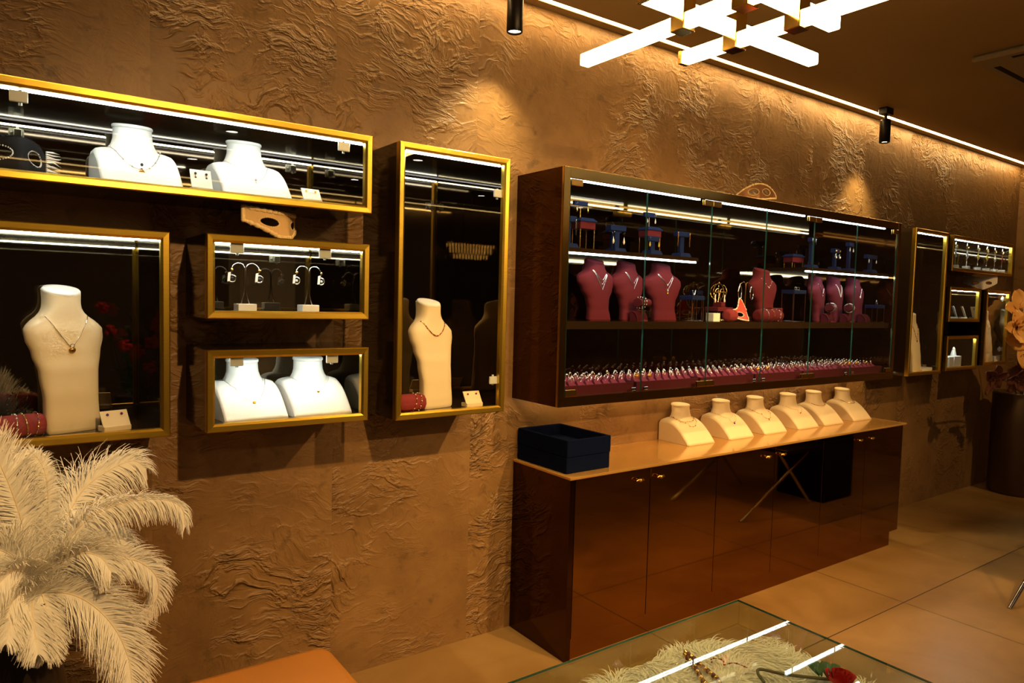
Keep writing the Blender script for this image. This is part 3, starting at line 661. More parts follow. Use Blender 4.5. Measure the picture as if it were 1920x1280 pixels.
def mask(name, label, loc, rotz, W, top, bot, eyes, mt, trim_mt, curve=0.35, trim_r=0.004, eye_mt=None, lean=0.0, feathers=False, nose=0.012):
    """top(u), bot(u) give the outline; eyes = (u, v, ru, rv, slant)"""
    t = thing(name, label, 'mask', loc, rotz)
    nu, nv = 60, 26
    def pos(u, v):
        zt, zb = top(u), bot(u); z = lerp(zb, zt, v); y = curve*W*0.5*u*u - nose*math.exp(-(u/0.16)**2)*(1-v)*1.2 + lean*z
        return (u*W/2, y, z)
    b = MB(); vs = [pos(-1+2*i/nu, j/nv) for i in range(nu+1) for j in range(nv+1)]; fs = []
    def inside(u, z):
        for eu, ez, ru, rz, sl in eyes:
            dz = z-ez-sl*(u-eu)
            if ((u-eu)/ru)**2 + (dz/rz)**2 < 1: return True
        return False
    for i in range(nu):
        for j in range(nv):
            u = -1+2*(i+0.5)/nu; p = pos(u, (j+0.5)/nv)
            if not inside(u, p[2]): a = i*(nv+1)+j; fs.append((a, a+nv+1, a+nv+2, a+1))
    b.add(vs, fs); o = b.build('face', mt, t); md = o.modifiers.new('thickness', 'SOLIDIFY'); md.thickness = 0.0025; md.offset = 1
    b = MB(); r2 = random.Random(3)
    for i in range(nu+1):
        u = -1+2*i/nu
        for v in (0.0, 1.0):
            p = pos(u, v); b.ball((p[0]+r2.uniform(-.001,.001), p[1]-0.001, p[2]), trim_r*r2.uniform(0.7, 1.2), 7, 4)
    for s_ in (-1, 1):
        for j in range(1, nv, 2): p = pos(s_, j/nv); b.ball((p[0], p[1]-0.001, p[2]), trim_r, 7, 4)
    b.build('edge_trim', trim_mt, t)
    for eu, ez, ru, rz, sl in eyes:
        b = MB()
        for k in range(34):
            a = 2*PI*k/34; u = eu+ru*math.cos(a); z = ez+rz*math.sin(a)+sl*(u-eu)
            zt, zb = top(u), bot(u); v = min(1, max(0, (z-zb)/(zt-zb))); p = pos(u, v); b.ball((p[0], p[1]-0.001, p[2]), 0.0026, 7, 4)
        b.build('eye_trim', eye_mt or trim_mt, t)
    return t
mask('venetian_mask', 'gold lace eye mask standing on the small earring case', (0.795, 2.485, 1.7885), 0.62, 0.27,
     lambda u: 0.088+0.010*u*u, lambda u: 0.006+0.062*max(0, abs(u)-0.22)**1.0, [(0.46, 0.054, 0.24, 0.0155, 0.01), (-0.46, 0.054, 0.24, 0.0155, -0.01)], 'mask_fabric', 'lace_gold', 0.5, 0.0078, 'lace_gold', 0.0)
mask('venetian_mask', 'black mask with crystal-rimmed eyes at the left end of the long upper case', (0.035, 2.485, Zw), 0.50, 0.25,
     lambda u: 0.106-0.030*u*u, lambda u: 0.0035+0.018*abs(u)**2, [(0.44, 0.055, 0.25, 0.021, -0.015), (-0.44, 0.055, 0.30, 0.021, 0.015)], 'black_felt', 'black_felt', 0.75, 0.003, 'crystal', 0.0)
mask('venetian_mask', 'bright red and white glitter mask in the middle of the big cabinet', (3.40, 2.475, 1.5115), 0.15, 0.21,
     lambda u: 0.055+0.075*math.exp(-(u/0.35)**2)+0.012*abs(u), lambda u: 0.006+0.024*abs(u)**1.5, [(0.38, 0.038, 0.24, 0.014, 0.0), (-0.38, 0.038, 0.24, 0.014, 0.0)], 'mask_red', 'pearl', 0.4, 0.0042, 'pearl', 0.35)
mask('venetian_mask', 'bronze lace mask lying on top of the big cabinet', (3.45, 2.45, 2.190), -0.65, 0.22,
     lambda u: 0.098-0.055*u*u, lambda u: 0.006+0.02*abs(u), [(0.32, 0.052, 0.24, 0.020, 0.0), (-0.32, 0.052, 0.24, 0.020, 0.0)], 'bronze_lace', 'lace_gold', 0.7, 0.0055, 'lace_gold', 0.3)
mask('venetian_mask', 'pale white mask standing on the upright far right case', (6.56, 2.50, 1.7815), -0.95, 0.24,
     lambda u: 0.100+0.015*abs(u), lambda u: 0.004+0.055*abs(u)**1.2, [(0.4, 0.058, 0.2, 0.012, 0.0), (-0.4, 0.058, 0.2, 0.012, 0.0)], 'mask_white', 'mask_white', 0.5, 0.004, 'petal_dark', 0.1)

tuft_owner = [o for o in bpy.data.objects if o.name.startswith('venetian_mask') and 'black mask' in o.get('label', '')][0]
b = MB(); r5 = random.Random(2)
for k in range(14):
    z = 0.012+0.0062*k; b.tube([(0.122, 0.078, z), (0.140+r5.uniform(0,0.012), 0.082, z+r5.uniform(-.006,.004)), (0.160+r5.uniform(0,0.012), 0.080, z+r5.uniform(-.010,.002))], [0.0028, 0.0026, 0.0003], 6)
b.build('feather_tuft', 'paper_white', tuft_owner)
# ------------------------------------------------------------------ earring trees
def earring_tree(label, loc, rotz=0.0, h=0.165, span=0.046, base='white_leather', metal='chrome', bw=0.062, group=None):
    t = thing('earring_tree', label, 'earring tree', loc, rotz, group)
    b = MB(); b.bbox(-bw/2-0.004, bw/2+0.004, -0.03, 0.03, 0, 0.004, 0.001); b.bbox(-bw/2, bw/2, -0.026, 0.026, 0.004, 0.028, 0.0015); b.build('base', base, t)
    b = MB()
    for s_ in (-1, 1):
        pts = [(s_*0.015, 0, 0.028), (s_*0.008, 0, 0.05), (s_*0.003, 0, 0.075), (s_*0.0022, 0, h-0.03), (s_*0.006, 0, h-0.008), (s_*0.018, 0, h), (s_*0.033, 0, h-0.002), (s_*span*0.93, 0, h-0.012), (s_*span, 0, h-0.020)]
        b.tube(catmull(pts, 6), 0.0022, 8)
    b.build('stem', metal, t)
    return t
Zs1 = 1.514+FL
def tree_pair(lab, loc, rotz, lab_e, group, gem, kind='round', emetal='jewel_silver', tags=True, **kw):
    earring_tree(lab, loc, rotz, **kw); R = Matrix.Rotation(rotz, 3, 'Z'); h = kw.get('h', 0.165); sp = kw.get('span', 0.046)
    for s_ in (-1, 1):
        p = Vector(loc) + R @ Vector((s_*sp, -0.003, h-0.018)); e = earring(lab_e, p, kind, gem, emetal, group, rotz, 1.25 if tags else 1.9)
        if tags:
            b = MB(); b.loft([[(-0.011, -0.005, -0.012), (-0.004, -0.005, -0.010), (-0.006, -0.005, -0.034), (-0.013, -0.005, -0.036)], [(-0.011, -0.0056, -0.012), (-0.004, -0.0056, -0.010), (-0.006, -0.0056, -0.034), (-0.013, -0.0056, -0.036)]], smooth=False); b.build('price_tag', 'paper_white', e)
tree_pair('metal earring tree on a white block, first from the left in the small earring case', (0.665, 2.50, Zs1), 0.05, 'dark drop earring with a white tag, on the first tree of the small case', 'earrings on the first small-case tree', 'gem_black')
tree_pair('metal earring tree on a white block, second from the left in the small earring case', (0.885, 2.50, Zs1), 0.05, 'round silver ring earring on the second tree of the small case', 'earrings on the second small-case tree', 'crystal')
# far long case: a row of trees
far_tr = [(5.93,'crystal','silver blue'),(6.13,'crystal','pale crystal'),(6.33,'gem_yellow','amber'),(6.50,'gem_yellow','golden yellow'),(6.655,'pearl','grey'),(6.80,'gem_red','dark gold')]
ordn = ['first','second','third','fourth','fifth','sixth']
for i, (x, g, nm) in enumerate(far_tr):
    tree_pair('earring tree on a white block in the far long case, %s from its near end' % ordn[i], (x, 2.458, 1.905+FL), 0.35, '%s drop earring on the %s tree of the far long case' % (nm, ordn[i]), 'earrings on the %s far tree' % ordn[i], g, 'long', 'jewel_gold', False, h=0.20, span=0.06, bw=0.11)
card_pair('white earring card on a block, nearer of two in the upper far small case', (6.03, 2.456, 1.520+FL), 0.5, 'gem_black', 'jewel_silver', 0.10, 0.10, 'white_leather', 'small earring on the nearer card of the upper far small case', 'earrings on the nearer far card')
card_pair('white earring card on a block, farther of two in the upper far small case', (6.19, 2.456, 1.520+FL), 0.5, 'gem_red', 'jewel_gold', 0.10, 0.10, 'cream_leather', 'small earring on the farther card of the upper far small case', 'earrings on the farther far card')
def ring_block(label, loc, w_=0.07, d=0.06, h=0.07, mt='white_leather', cone=False):
    t = thing('ring_display', label, 'ring display', loc)
    b = MB(); b.bbox(-w_/2, w_/2, -d/2, d/2, 0, h, 0.002); b.build('block', mt, t)
    if cone: b = MB(); b.lathe([(0.022, h), (0.018, h+0.02), (0.008, h+0.06), (0.004, h+0.068), (0.0004, h+0.07)], 16, caps=False); b.build('finger_cone', mt, t)
    return t
ring_block('white block in the lower far small case, nearest the tall case', (5.935, 2.475, 1.145+FL), 0.07, 0.07, 0.08)
ring_block('white block with a ring cone on it, in the lower far small case', (6.045, 2.475, 1.145+FL), 0.12, 0.07, 0.085, cone=True)
b = MB(); b.ring((0,0,0), 0.010, 0.002, (0,0.3,1), 18, 6); b.ball((0,-0.011,0.001), 0.004); o = b.build('finger_ring', 'jewel_gold', loc=(6.045, 2.475, 1.145+FL+0.085+0.050)); tag(o, 'gold ring on the white cone in the lower far small case', 'ring')
ring_block('flat white block on the floor of the far tall case', (5.535, 2.47, 1.130+FL), 0.15, 0.07, 0.028)
tree_pair('dark earring tree standing in the far tall case behind the flat white block', (5.56, 2.60, 1.130+FL), 0.0, 'dark gem drop earring on the tree in the far tall case', 'earrings on the far tall-case tree', 'gem_purple', 'long', 'jewel_silver', False, h=0.24, base='cream_leather')
ring_block('flat white block on the floor of the upright far right case', (6.79, 2.475, 1.165+FL), 0.10, 0.07, 0.045)

# ------------------------------------------------------------------ big glazed cabinet
CX0, CX1, CZ0, CZ1, CY = 1.97, 4.93, 1.13, 2.184, 2.395
t = thing('wall_cabinet', 'long bronze wall cabinet with six glass doors, above the counter', 'cabinet', (0, WALL, CZ0))
CAB = t
def CB(b, nm, mt, par=None):
    for i, v in enumerate(b.v): b.v[i] = (v[0], v[1]-WALL, v[2]-CZ0)
    return b.build(nm, mt, par or CAB)
b = MB(); b.box(CX0, CX0+0.014, CY+0.010, WALL, CZ0, CZ1); CB(b, 'side_panel', 'bronze_side')
b = MB(); b.box(CX1-0.014, CX1, CY+0.010, WALL, CZ0, CZ1); CB(b, 'side_panel', 'bronze_side')
b = MB(); b.box(CX0+0.014, CX1-0.014, CY+0.010, WALL, CZ1-0.030, CZ1); CB(b, 'top_panel', 'dark_lacquer')
b = MB(); b.box(CX0+0.014, CX1-0.014, CY+0.010, WALL, CZ0, CZ0+0.034); CB(b, 'bottom_panel', 'dark_lacquer')
b = MB(); b.box(CX0+0.014, CX1-0.014, WALL-0.014, WALL, CZ0+0.034, CZ1-0.030); CB(b, 'mirror_back', 'dark_mirror')
b = MB(); b.bbox(CX0, CX0+0.036, CY-0.006, CY+0.010, CZ0, CZ1, 0.001); b.bbox(CX1-0.036, CX1, CY-0.006, CY+0.010, CZ0, CZ1, 0.001); b.bbox(CX0+0.036, CX1-0.036, CY-0.006, CY+0.010, CZ1-0.046, CZ1, 0.001); b.bbox(CX0+0.036, CX1-0.036, CY-0.006, CY+0.010, CZ0, CZ0+0.044, 0.001)
CB(b, 'front_frame', 'gold_mirror')
SH = 1.5105
b = MB(); b.box(CX0+0.05, CX1-0.05, WALL-0.085, WALL-0.070, CZ0-0.006, CZ0-0.0005); CB(b, 'under_light', 'under_glow')
b = MB(); b.box(CX0+0.014, CX1-0.014, CY+0.03, WALL-0.014, SH-0.022, SH); CB(b, 'middle_shelf', 'dark_lacquer')
for sx0, sx1 in ((CX0+0.014, 2.93), (3.92, CX1-0.014)):
    b = MB(); b.box(sx0, sx1, CY+0.045, WALL-0.014, 1.822, 1.842); o = CB(b, 'upper_shelf', 'dark_lacquer')
    b = MB(); b.box(sx0+0.01, sx1-0.01, CY+0.052, CY+0.064, 1.814, 1.822); CB(b, 'led_strip', 'cabinet_led', o)
b = MB(); b.box(CX0+0.014, CX1-0.014, CY+0.026, CY+0.030, SH-0.036, SH); CB(b, 'shelf_lip', 'dark_lacquer')
b = MB(); b.box(CX0+0.03, CX1-0.03, CY+0.040, CY+0.052, SH-0.030, SH-0.022); CB(b, 'led_strip', 'cabinet_led')
for k in range(3):
    xa = 2.02+k*0.945; b = MB(); b.box(xa, xa+0.90, CY+0.040, CY+0.052, CZ1-0.046, CZ1-0.038); CB(b, 'led_strip', 'cabinet_led')
DX = [2.008, 2.489, 2.965, 3.434, 3.904, 4.382, 4.892]
for k in range(6):
    x0, x1, z0, z1 = DX[k]+0.002, DX[k+1]-0.002, CZ0+0.048, CZ1-0.050
    b = MB(); y0, y1 = CY-0.004, CY+0.002
    b.add([(x0,y0,z0),(x1,y0,z0),(x1,y0,z1),(x0,y0,z1)], [(0,1,2,3)], 0, False); b.add([(x0,y1,z0),(x1,y1,z0),(x1,y1,z1),(x0,y1,z1)], [(3,2,1,0)], 0, False)
    for p, q in (((x0,z0),(x1,z0)),((x1,z0),(x1,z1)),((x1,z1),(x0,z1)),((x0,z1),(x0,z0))): b.add([(p[0],y0,p[1]),(p[0],y1,p[1]),(q[0],y1,q[1]),(q[0],y0,q[1])], [(0,1,2,3)], 1, False)
    o = CB(b, 'door', ['pane_glass', 'green_glass_edge'])
    left = (k % 2 == 0)
    for hz in (z0+0.012, z1-0.014):
        hx0 = x0+0.0 if left else x1-0.066; b = MB(); b.bbox(hx0, hx0+0.066, y0-0.005, y0-0.0005, hz-0.014, hz+0.014, 0.001); b.bbox(hx0, hx0+0.066, y1+0.0005, y1+0.005, hz-0.014, hz+0.014, 0.001); CB(b, 'hinge', 'brass', o)
    kx = x1-0.04 if left else x0+0.04; kz = z0+0.075
    b = MB(); b.tube([(kx, y0-0.0005, kz), (kx, y0-0.012, kz)], 0.004, 10); b.ball((kx, y0-0.016, kz), 0.010, 12, 8, sc=(1.2,0.7,0.7))
    for q in range(6): b.ball((kx+0.011*math.cos(q*PI/3), y0-0.013, kz+0.008*math.sin(q*PI/3)), 0.0045, 8, 5)
    CB(b, 'knob', 'brass', o)
    b = MB(); b.bbox(kx-0.014, kx+0.014, y1+0.0005, y1+0.008, z0+0.002, z0+0.016, 0.001); CB(b, 'magnet_catch', 'chrome', o)

def vbust(label, x, y, rot, mt='burgundy_velvet', sc=1.0):
    return form_bust('velvet_bust', label, (x, y, SH), rot, VELV, mt, mt, None, sc)
def vneck(label, x, y, rot, drop, beads=None, pend=None, sc=1.0, a=0.056, ztop=0.240, metal='jewel_silver', r=0.0014, p=1.25):
    necklace(label, (x, y, SH), rot, form_loop(VELV, ztop, drop, a, p=p), metal, r, beads, pend, sc=sc)
vbust('burgundy velvet bust nearest the near end of the big cabinet, wearing three fine chains', 2.330, 2.555, 0.18)
vneck('long silver chain, lowest of three on the first velvet bust', 2.330, 2.555, 0.18, 0.085, None, [('crystal', -0.003, 0.003, 'ball')])
vneck('middle silver chain of three on the first velvet bust', 2.330, 2.555, 0.18, 0.066, None, None, a=0.0545, ztop=0.2405)
vneck('short silver chain, highest of three on the first velvet bust', 2.330, 2.555, 0.18, 0.050, None, None, a=0.053, ztop=0.2415)
vbust('burgundy velvet bust behind the first glass door edge, bracelets hung before it', 2.565, 2.575, 0.20)
vneck('silver double chain with a small drop on the second velvet bust', 2.565, 2.575, 0.20, 0.072, None, [('crystal', -0.004, 0.003, 'ball')])
vneck('short silver chain on the second velvet bust', 2.565, 2.575, 0.20, 0.050, None, [('pearl', -0.002, 0.0025, 'ball')], a=0.054, ztop=0.2415)
vbust('burgundy velvet bust with a bow pendant necklace, third from the near end', 2.795, 2.555, -0.02)
vneck('silver chain with a round pearl drop on the third velvet bust', 2.795, 2.555, -0.02, 0.078, None, [('crystal', -0.003, 0.005, 'ball'), ('jewel_gold', -0.018, 0.0055, 'drop')])
vneck('silver chain with a bow on the third velvet bust', 2.795, 2.555, -0.02, 0.054, None, [('crystal', -0.001, 0.0062, 'heart')], a=0.054, ztop=0.2415)
vbust('raised rose velvet bust standing alone in the middle of the big cabinet', 3.715, 2.590, 0.10, 'burgundy_velvet', 1.06)
vneck('fine gold station necklace on the middle velvet bust', 3.715, 2.590, 0.10, 0.046, (['crystal'], 0.0026, 5), [('pearl', -0.003, 0.0035, 'ball')], 1.06, metal='jewel_gold', r=0.001, p=1.6)
vbust('plum velvet bust right of the fourth glass edge, nearest of three at the far end', 4.235, 2.555, 0.28, 'plum_velvet')
vneck('silver lariat necklace on the nearest plum bust', 4.235, 2.555, 0.28, 0.06, None, [('crystal', -0.012, 0.004, 'drop')])
vbust('plum velvet bust in the middle of the three at the far end', 4.465, 2.565, 0.25, 'plum_velvet')
vneck('sparkling crystal collar on the middle plum bust', 4.465, 2.565, 0.25, 0.075, (['crystal'], 0.004, 1))
vbust('plum velvet bust farthest along the big cabinet', 4.690, 2.555, 0.15, 'plum_velvet')
vneck('silver chain with a crystal cluster on the farthest plum bust', 4.690, 2.555, 0.15, 0.070, None, [('crystal', -0.004, 0.008, 'ball')])

def velvet_cuff(label, x, y, rot, mt='burgundy_velvet', r=0.045, h=0.05):
    """low curved velvet rest seen under the busts"""
    t = thing('bracelet_ramp', label, 'bracelet stand', (x, y, SH), rot); b = MB(); rings = []
    for k in range(13):
        a = PI*0.5*k/12; yy = -r*math.cos(a)*0.8; zz = h*math.sin(a); rings.append([(-r, yy, zz), (r, yy, zz), (r, yy+0.006, max(0, zz-0.006)), (-r, yy+0.006, max(0, zz-0.006))])
    b.loft(rings); b.build('ramp', mt, t)
    b = MB(); b.loft([[(s_*r, -r*math.cos(PI*0.5*k/12)*0.8, h*math.sin(PI*0.5*k/12)) for k in range(13)] + [(s_*r, 0.012, h), (s_*r, 0.012, 0)] for s_ in (-0.98, 0.98)]); b.build('side', mt, t)
velvet_cuff('low burgundy velvet ramp before the second velvet bust', 2.560, 2.505, 0.2)
velvet_cuff('low plum velvet ramp before the nearest plum bust', 4.235, 2.49, 0.2, 'plum_velvet', 0.05, 0.055)
velvet_cuff('low plum velvet ramp before the middle plum bust', 4.455, 2.49, 0.2, 'plum_velvet', 0.05, 0.055)
velvet_cuff('low plum velvet ramp before the farthest plum bust', 4.675, 2.49, 0.2, 'plum_velvet', 0.05, 0.055)
def bangle_stand(label, x, y, rot, mt, lab_b, n, gems):
    t = thing('bangle_stand', label, 'bracelet stand', (x, y, SH), rot)
    b = MB(); b.lathe([(0.03,0),(0.03,0.006),(0.007,0.010),(0.006,0.075)], 16); b.build('post', mt, t)
    b = MB(); b.loft([[(xx, 0.026*math.cos(2*PI*i/24), 0.092+0.020*math.sin(2*PI*i/24)) for i in range(24)] for xx in (-0.045, -0.04, 0.04, 0.045)]); b.build('bar', mt, t)
    for k in range(n): bracelet(lab_b % ordn[k], (x, y, SH), rot, 0.0285, -0.025+0.022*k, 'jewel_silver', gems, 0.1, 0.092)
bangle_stand('plum velvet bracelet bar before the nearest plum bust', 4.245, 2.465, 0.25, 'plum_velvet', '%s silver bangle on the bar before the nearest plum bust', 3, ('jewel_silver',))
bangle_stand('plum velvet bracelet bar before the middle plum bust', 4.47, 2.465, 0.25, 'plum_velvet', '%s crystal bangle on the bar before the middle plum bust', 2, ('crystal',))
bangle_stand('dark burgundy bracelet bar before the second velvet bust', 2.575, 2.485, 0.2, 'burgundy_velvet', '%s pearl clasp bracelet on the bar before the second velvet bust', 2, ('pearl','gem_black'))

def plinth(label, x, y, w_, h, top_mt='blue_velvet', body='clear', z=SH, d=0.09):
    """box riser: velvet top on a thin metal frame"""
    t = thing('display_riser', label, 'display riser', (x, y, z))
    b = MB(); b.bbox(-w_/2, w_/2, -d/2, d/2, h-0.022, h, 0.002); b.build('velvet_top', top_mt, t)
    b = MB()
    for sx in (-1, 1):
        for sy in (-1, 1): b.tube([(sx*(w_/2-0.004), sy*(d/2-0.004), 0), (sx*(w_/2-0.004), sy*(d/2-0.004), h-0.021)], 0.0022, 6)
    for sx in (-1, 1): b.tube([(sx*(w_/2-0.004), -d/2+0.004, 0.003), (sx*(w_/2-0.004), d/2-0.004, 0.003)], 0.0022, 6)
    for sy in (-1, 1): b.tube([(-w_/2+0.004, sy*(d/2-0.004), 0.003), (w_/2-0.004, sy*(d/2-0.004), 0.003)], 0.0022, 6)
    b.build('frame', 'chrome', t); return t
plinth('blue-topped wire riser right of the third velvet bust', 2.962, 2.50, 0.098, 0.135)
b = MB()
for s_ in (-1, 1): b.tube([(s_*0.004,0,0.0), (s_*0.007,0,0.012), (s_*0.012,0,0.024)], 0.0025, 6); b.ball((s_*0.012,0,0.026), 0.004)
b.ball((0,0,0.004), 0.0045); tag(b.build('brooch', 'jewel_silver', loc=(2.965, 2.49, SH+0.1355)), 'small silver brooch standing on the blue-topped riser by the third velvet bust', 'brooch')
plinth('blue-topped tall riser right of the middle bust', 3.890, 2.50, 0.125, 0.192)
b = MB(); b.ring((0,0,0.009), 0.009, 0.002, (0,1,0), 16, 6); b.ring((0.03,0,0.009), 0.009, 0.002, (0.4,1,0), 16, 6); tag(b.build('ring_set', 'jewel_silver', loc=(3.872, 2.48, SH+0.193)), 'silver ring set on the tall blue-topped riser', 'ring set')
plinth('blue-topped riser beyond the farthest plum bust', 4.825, 2.485, 0.10, 0.118)
b = MB(); b.ring((0,0,0.012), 0.012, 0.002, (0,1,0), 16, 6); b.ball((0,0,0.026), 0.005); tag(b.build('finger_ring', 'jewel_silver', loc=(4.825, 2.475, SH+0.1185)), 'silver ring on the blue-topped riser at the far end of the big cabinet', 'ring')
# small burgundy things in the middle bay
plinth('low burgundy-topped gold riser behind the red mask', 3.215, 2.52, 0.13, 0.078, 'burgundy_velvet')
ring_block('small white box beside the low burgundy riser', (3.105, 2.47, SH), 0.055, 0.05, 0.046)
plinth('slim burgundy-topped riser at the third glass edge', 3.045, 2.545, 0.05, 0.165, 'navy_velvet', d=0.06)
tree_pair('gold earring tree on the low burgundy riser', (3.215, 2.52, SH+0.0785), 0.1, 'pearl drop earring on the gold tree on the burgundy riser', 'earrings on the gold tree in the middle bay', 'pearl', 'long', 'jewel_gold', True, h=0.10, base='burgundy_velvet', metal='jewel_gold', bw=0.04)
tree_pair('pale gold earring tree with large hoops behind the red mask', (3.478, 2.545, SH), 0.08, 'large white crystal hoop earring on the pale gold tree', 'hoops on the pale gold tree', 'crystal', 'hoop', 'jewel_silver', False, h=0.225, span=0.062, base='burgundy_velvet', metal='jewel_gold')
t = thing('birdcage_stand', 'small gold birdcage-shaped jewelry stand behind the middle bay items', 'jewelry stand', (3.345, 2.63, SH))
b = MB(); b.lathe([(0.05,0),(0.05,0.006),(0.004,0.012),(0.004,0.12)], 20); b.build('foot', 'jewel_gold', t)
b = MB()
for k in range(10):
    a = 2*PI*k/10; b.tube([(0.048*math.cos(a)*math.sin(s_), 0.048*math.sin(a)*math.sin(s_), 0.165-0.048*math.cos(s_)) for s_ in [PI*0.03+PI*0.94*i/12 for i in range(13)]], 0.0012, 5)
b.ring((0,0,0.165), 0.048, 0.0018, (0,0,1), 24, 5); b.ball((0,0,0.218), 0.006); b.build('cage', 'jewel_gold', t)
rl = (3.600, 2.470, SH)
bracelet_roll('burgundy velvet bracelet roll below the middle bust in the big cabinet', rl, 0.05, 0.235, 0.036, 'burgundy_velvet')
bracelet('silver bar bracelet on the roll below the middle bust, nearest the red mask', rl, 0.05, 0.0385, -0.055, 'jewel_silver', ('jewel_silver',), 0.05, 0.036)
bracelet('red flower bracelet on the roll below the middle bust', rl, 0.05, 0.0385, 0.005, 'jewel_gold', ('gem_red','jewel_gold','jewel_gold'), 0.1, 0.036)
bracelet('fine silver chain bracelet on the roll below the middle bust, farthest along', rl, 0.05, 0.0385, 0.07, 'jewel_silver', ('crystal','jewel_silver'), 0.15, 0.036)
rl = (3.235, 2.46, SH)
bracelet_roll('pink fluted bracelet roll half hidden by the red mask', rl, 0.3, 0.10, 0.034, 'rose_velvet', True)
ring_block('small burgundy box behind the bracelet roll in the middle bay', (3.745, 2.535, SH), 0.11, 0.05, 0.082, 'burgundy_velvet')

# upper shelf: blue velvet earring stands
US = 1.8425
def blue_stand(label, x, y, h, wbar, rot=0.0, post_w=0.03, base_w=0.085, post='blue_velvet'):
    t = thing('earring_stand', label, 'earring stand', (x, y, US), rot)
    b = MB(); b.loft([[(-k*base_w/2, -k*0.035, z), (k*base_w/2, -k*0.035, z), (k*base_w/2, k*0.035, z), (-k*base_w/2, k*0.035, z)] for z, k in ((0,1.0),(0.004,1.0),(0.022,0.82),(0.024,0.8))], smooth=False); b.build('base', 'blue_velvet', t)
    b = MB(); b.bbox(-post_w/2, post_w/2, -0.006, 0.012, 0.024, h-0.02, 0.001); b.build('post', post, t)
    b = MB(); b.bbox(-wbar/2, wbar/2, -0.014, 0.014, h-0.026, h, 0.002); b.build('crossbar', 'blue_velvet', t)
    return t
def hang(label, group, x, y, z, dx, kind, gem, metal, rot=0.0, sc=1.0):
    for s_ in (-1, 1): earring(label, (x+s_*dx*math.cos(rot), y+s_*dx*math.sin(rot)-0.016, z), kind, gem, metal, group, rot, sc)
def block_riser(label, x, y, w_, h, zb=US, boxes=('blue_velvet', 'burgundy_velvet')):
    t = thing('velvet_riser', label, 'display riser', (x, y, zb))
    b = MB()
    for sx in (-1, 1):
        for sy in (-1, 1): b.tube([(sx*(w_/2-0.004), sy*0.028, 0), (sx*(w_/2-0.004), sy*0.028, h-0.05)], 0.0028, 6)
    b.build('gold_legs', 'jewel_gold', t)
    b = MB(); b.bbox(-w_/2, w_/2, -0.034, 0.034, h-0.052, h-0.018, 0.002); b.build('box', boxes[1], t)
    b = MB(); b.loft([[(-k*w_/2, -k*0.036, z), (k*w_/2, -k*0.036, z), (k*w_/2, k*0.036, z), (-k*w_/2, k*0.036, z)] for z, k in ((h-0.018,1.08),(h-0.013,1.08),(h-0.006,0.9),(h,0.8))], smooth=False); b.build('lid', boxes[0], t)
blue_stand('blue velvet earring stand nearest the near end of the upper shelf', 2.115, 2.53, 0.150, 0.085)
hang('straight silver bar earring on the blue stand nearest the near end', 'bar earrings on the first blue stand', 2.115, 2.53, US+0.135, 0.036, 'chain', 'crystal', 'jewel_silver')
block_riser('gold-legged burgundy riser with blue lid beside the first blue stand', 2.228, 2.55, 0.095, 0.150)
t = thing('earring_stand', 'small blue earring bar on a thin gold post on top of the first gold-legged riser', 'earring stand', (2.205, 2.55, US+0.150))
b = MB(); b.tube([(0,0,0),(0,0,0.062)], 0.0025, 8); b.build('post', 'jewel_gold', t)
b = MB(); b.bbox(-0.042, 0.042, -0.008, 0.008, 0.058, 0.078, 0.001); b.build('crossbar', 'blue_velvet', t)
hang('gold hook drop earring on the raised bar over the first riser', 'earrings on the first raised bar', 2.205, 2.55, US+0.220, 0.034, 'long', 'jewel_gold', 'jewel_gold')
blue_stand('blue velvet earring stand with pearl drops, second on the upper shelf', 2.455, 2.56, 0.135, 0.105)
hang('silver cluster earring with a pearl drop on the second blue stand', 'pearl earrings on the second blue stand', 2.455, 2.56, US+0.105, 0.036, 'long', 'pearl', 'jewel_silver', sc=1.3)
blue_stand('tall dark blue stand behind the pearl earrings', 2.50, 2.63, 0.135, 0.09)
blue_stand('low blue velvet earring stand at the first glass edge', 2.655, 2.51, 0.095, 0.085)
hang('yellow gold drop earring on the low blue stand at the first glass edge', 'earrings on the low blue stand', 2.655, 2.51, US+0.088, 0.032, 'long', 'gem_yellow', 'jewel_gold')
block_riser('gold-legged burgundy riser with blue lid right of the first glass edge', 2.715, 2.585, 0.10, 0.150)
t = thing('earring_stand', 'small blue earring bar on a silver post on top of the second gold-legged riser', 'earring stand', (2.705, 2.585, US+0.150))
b = MB(); b.tube([(0,0,0),(0,0,0.055)], 0.0025, 8); b.build('post', 'jewel_silver', t)
b = MB(); b.bbox(-0.038, 0.038, -0.008, 0.008, 0.05, 0.074, 0.001); b.build('crossbar', 'blue_velvet', t)
hang('pearl drop earring on the raised bar over the second riser', 'pearl earrings on the second raised bar', 2.705, 2.585, US+0.215, 0.030, 'long', 'pearl', 'jewel_silver')
blue_stand('dark blue earring stand with long chain earrings, last before the middle bay', 2.885, 2.52, 0.135, 0.10)
hang('long gold chain earring on the stand next to the middle bay', 'long chain earrings next to the middle bay', 2.885, 2.52, US+0.130, 0.045, 'chain', 'pearl', 'jewel_gold')
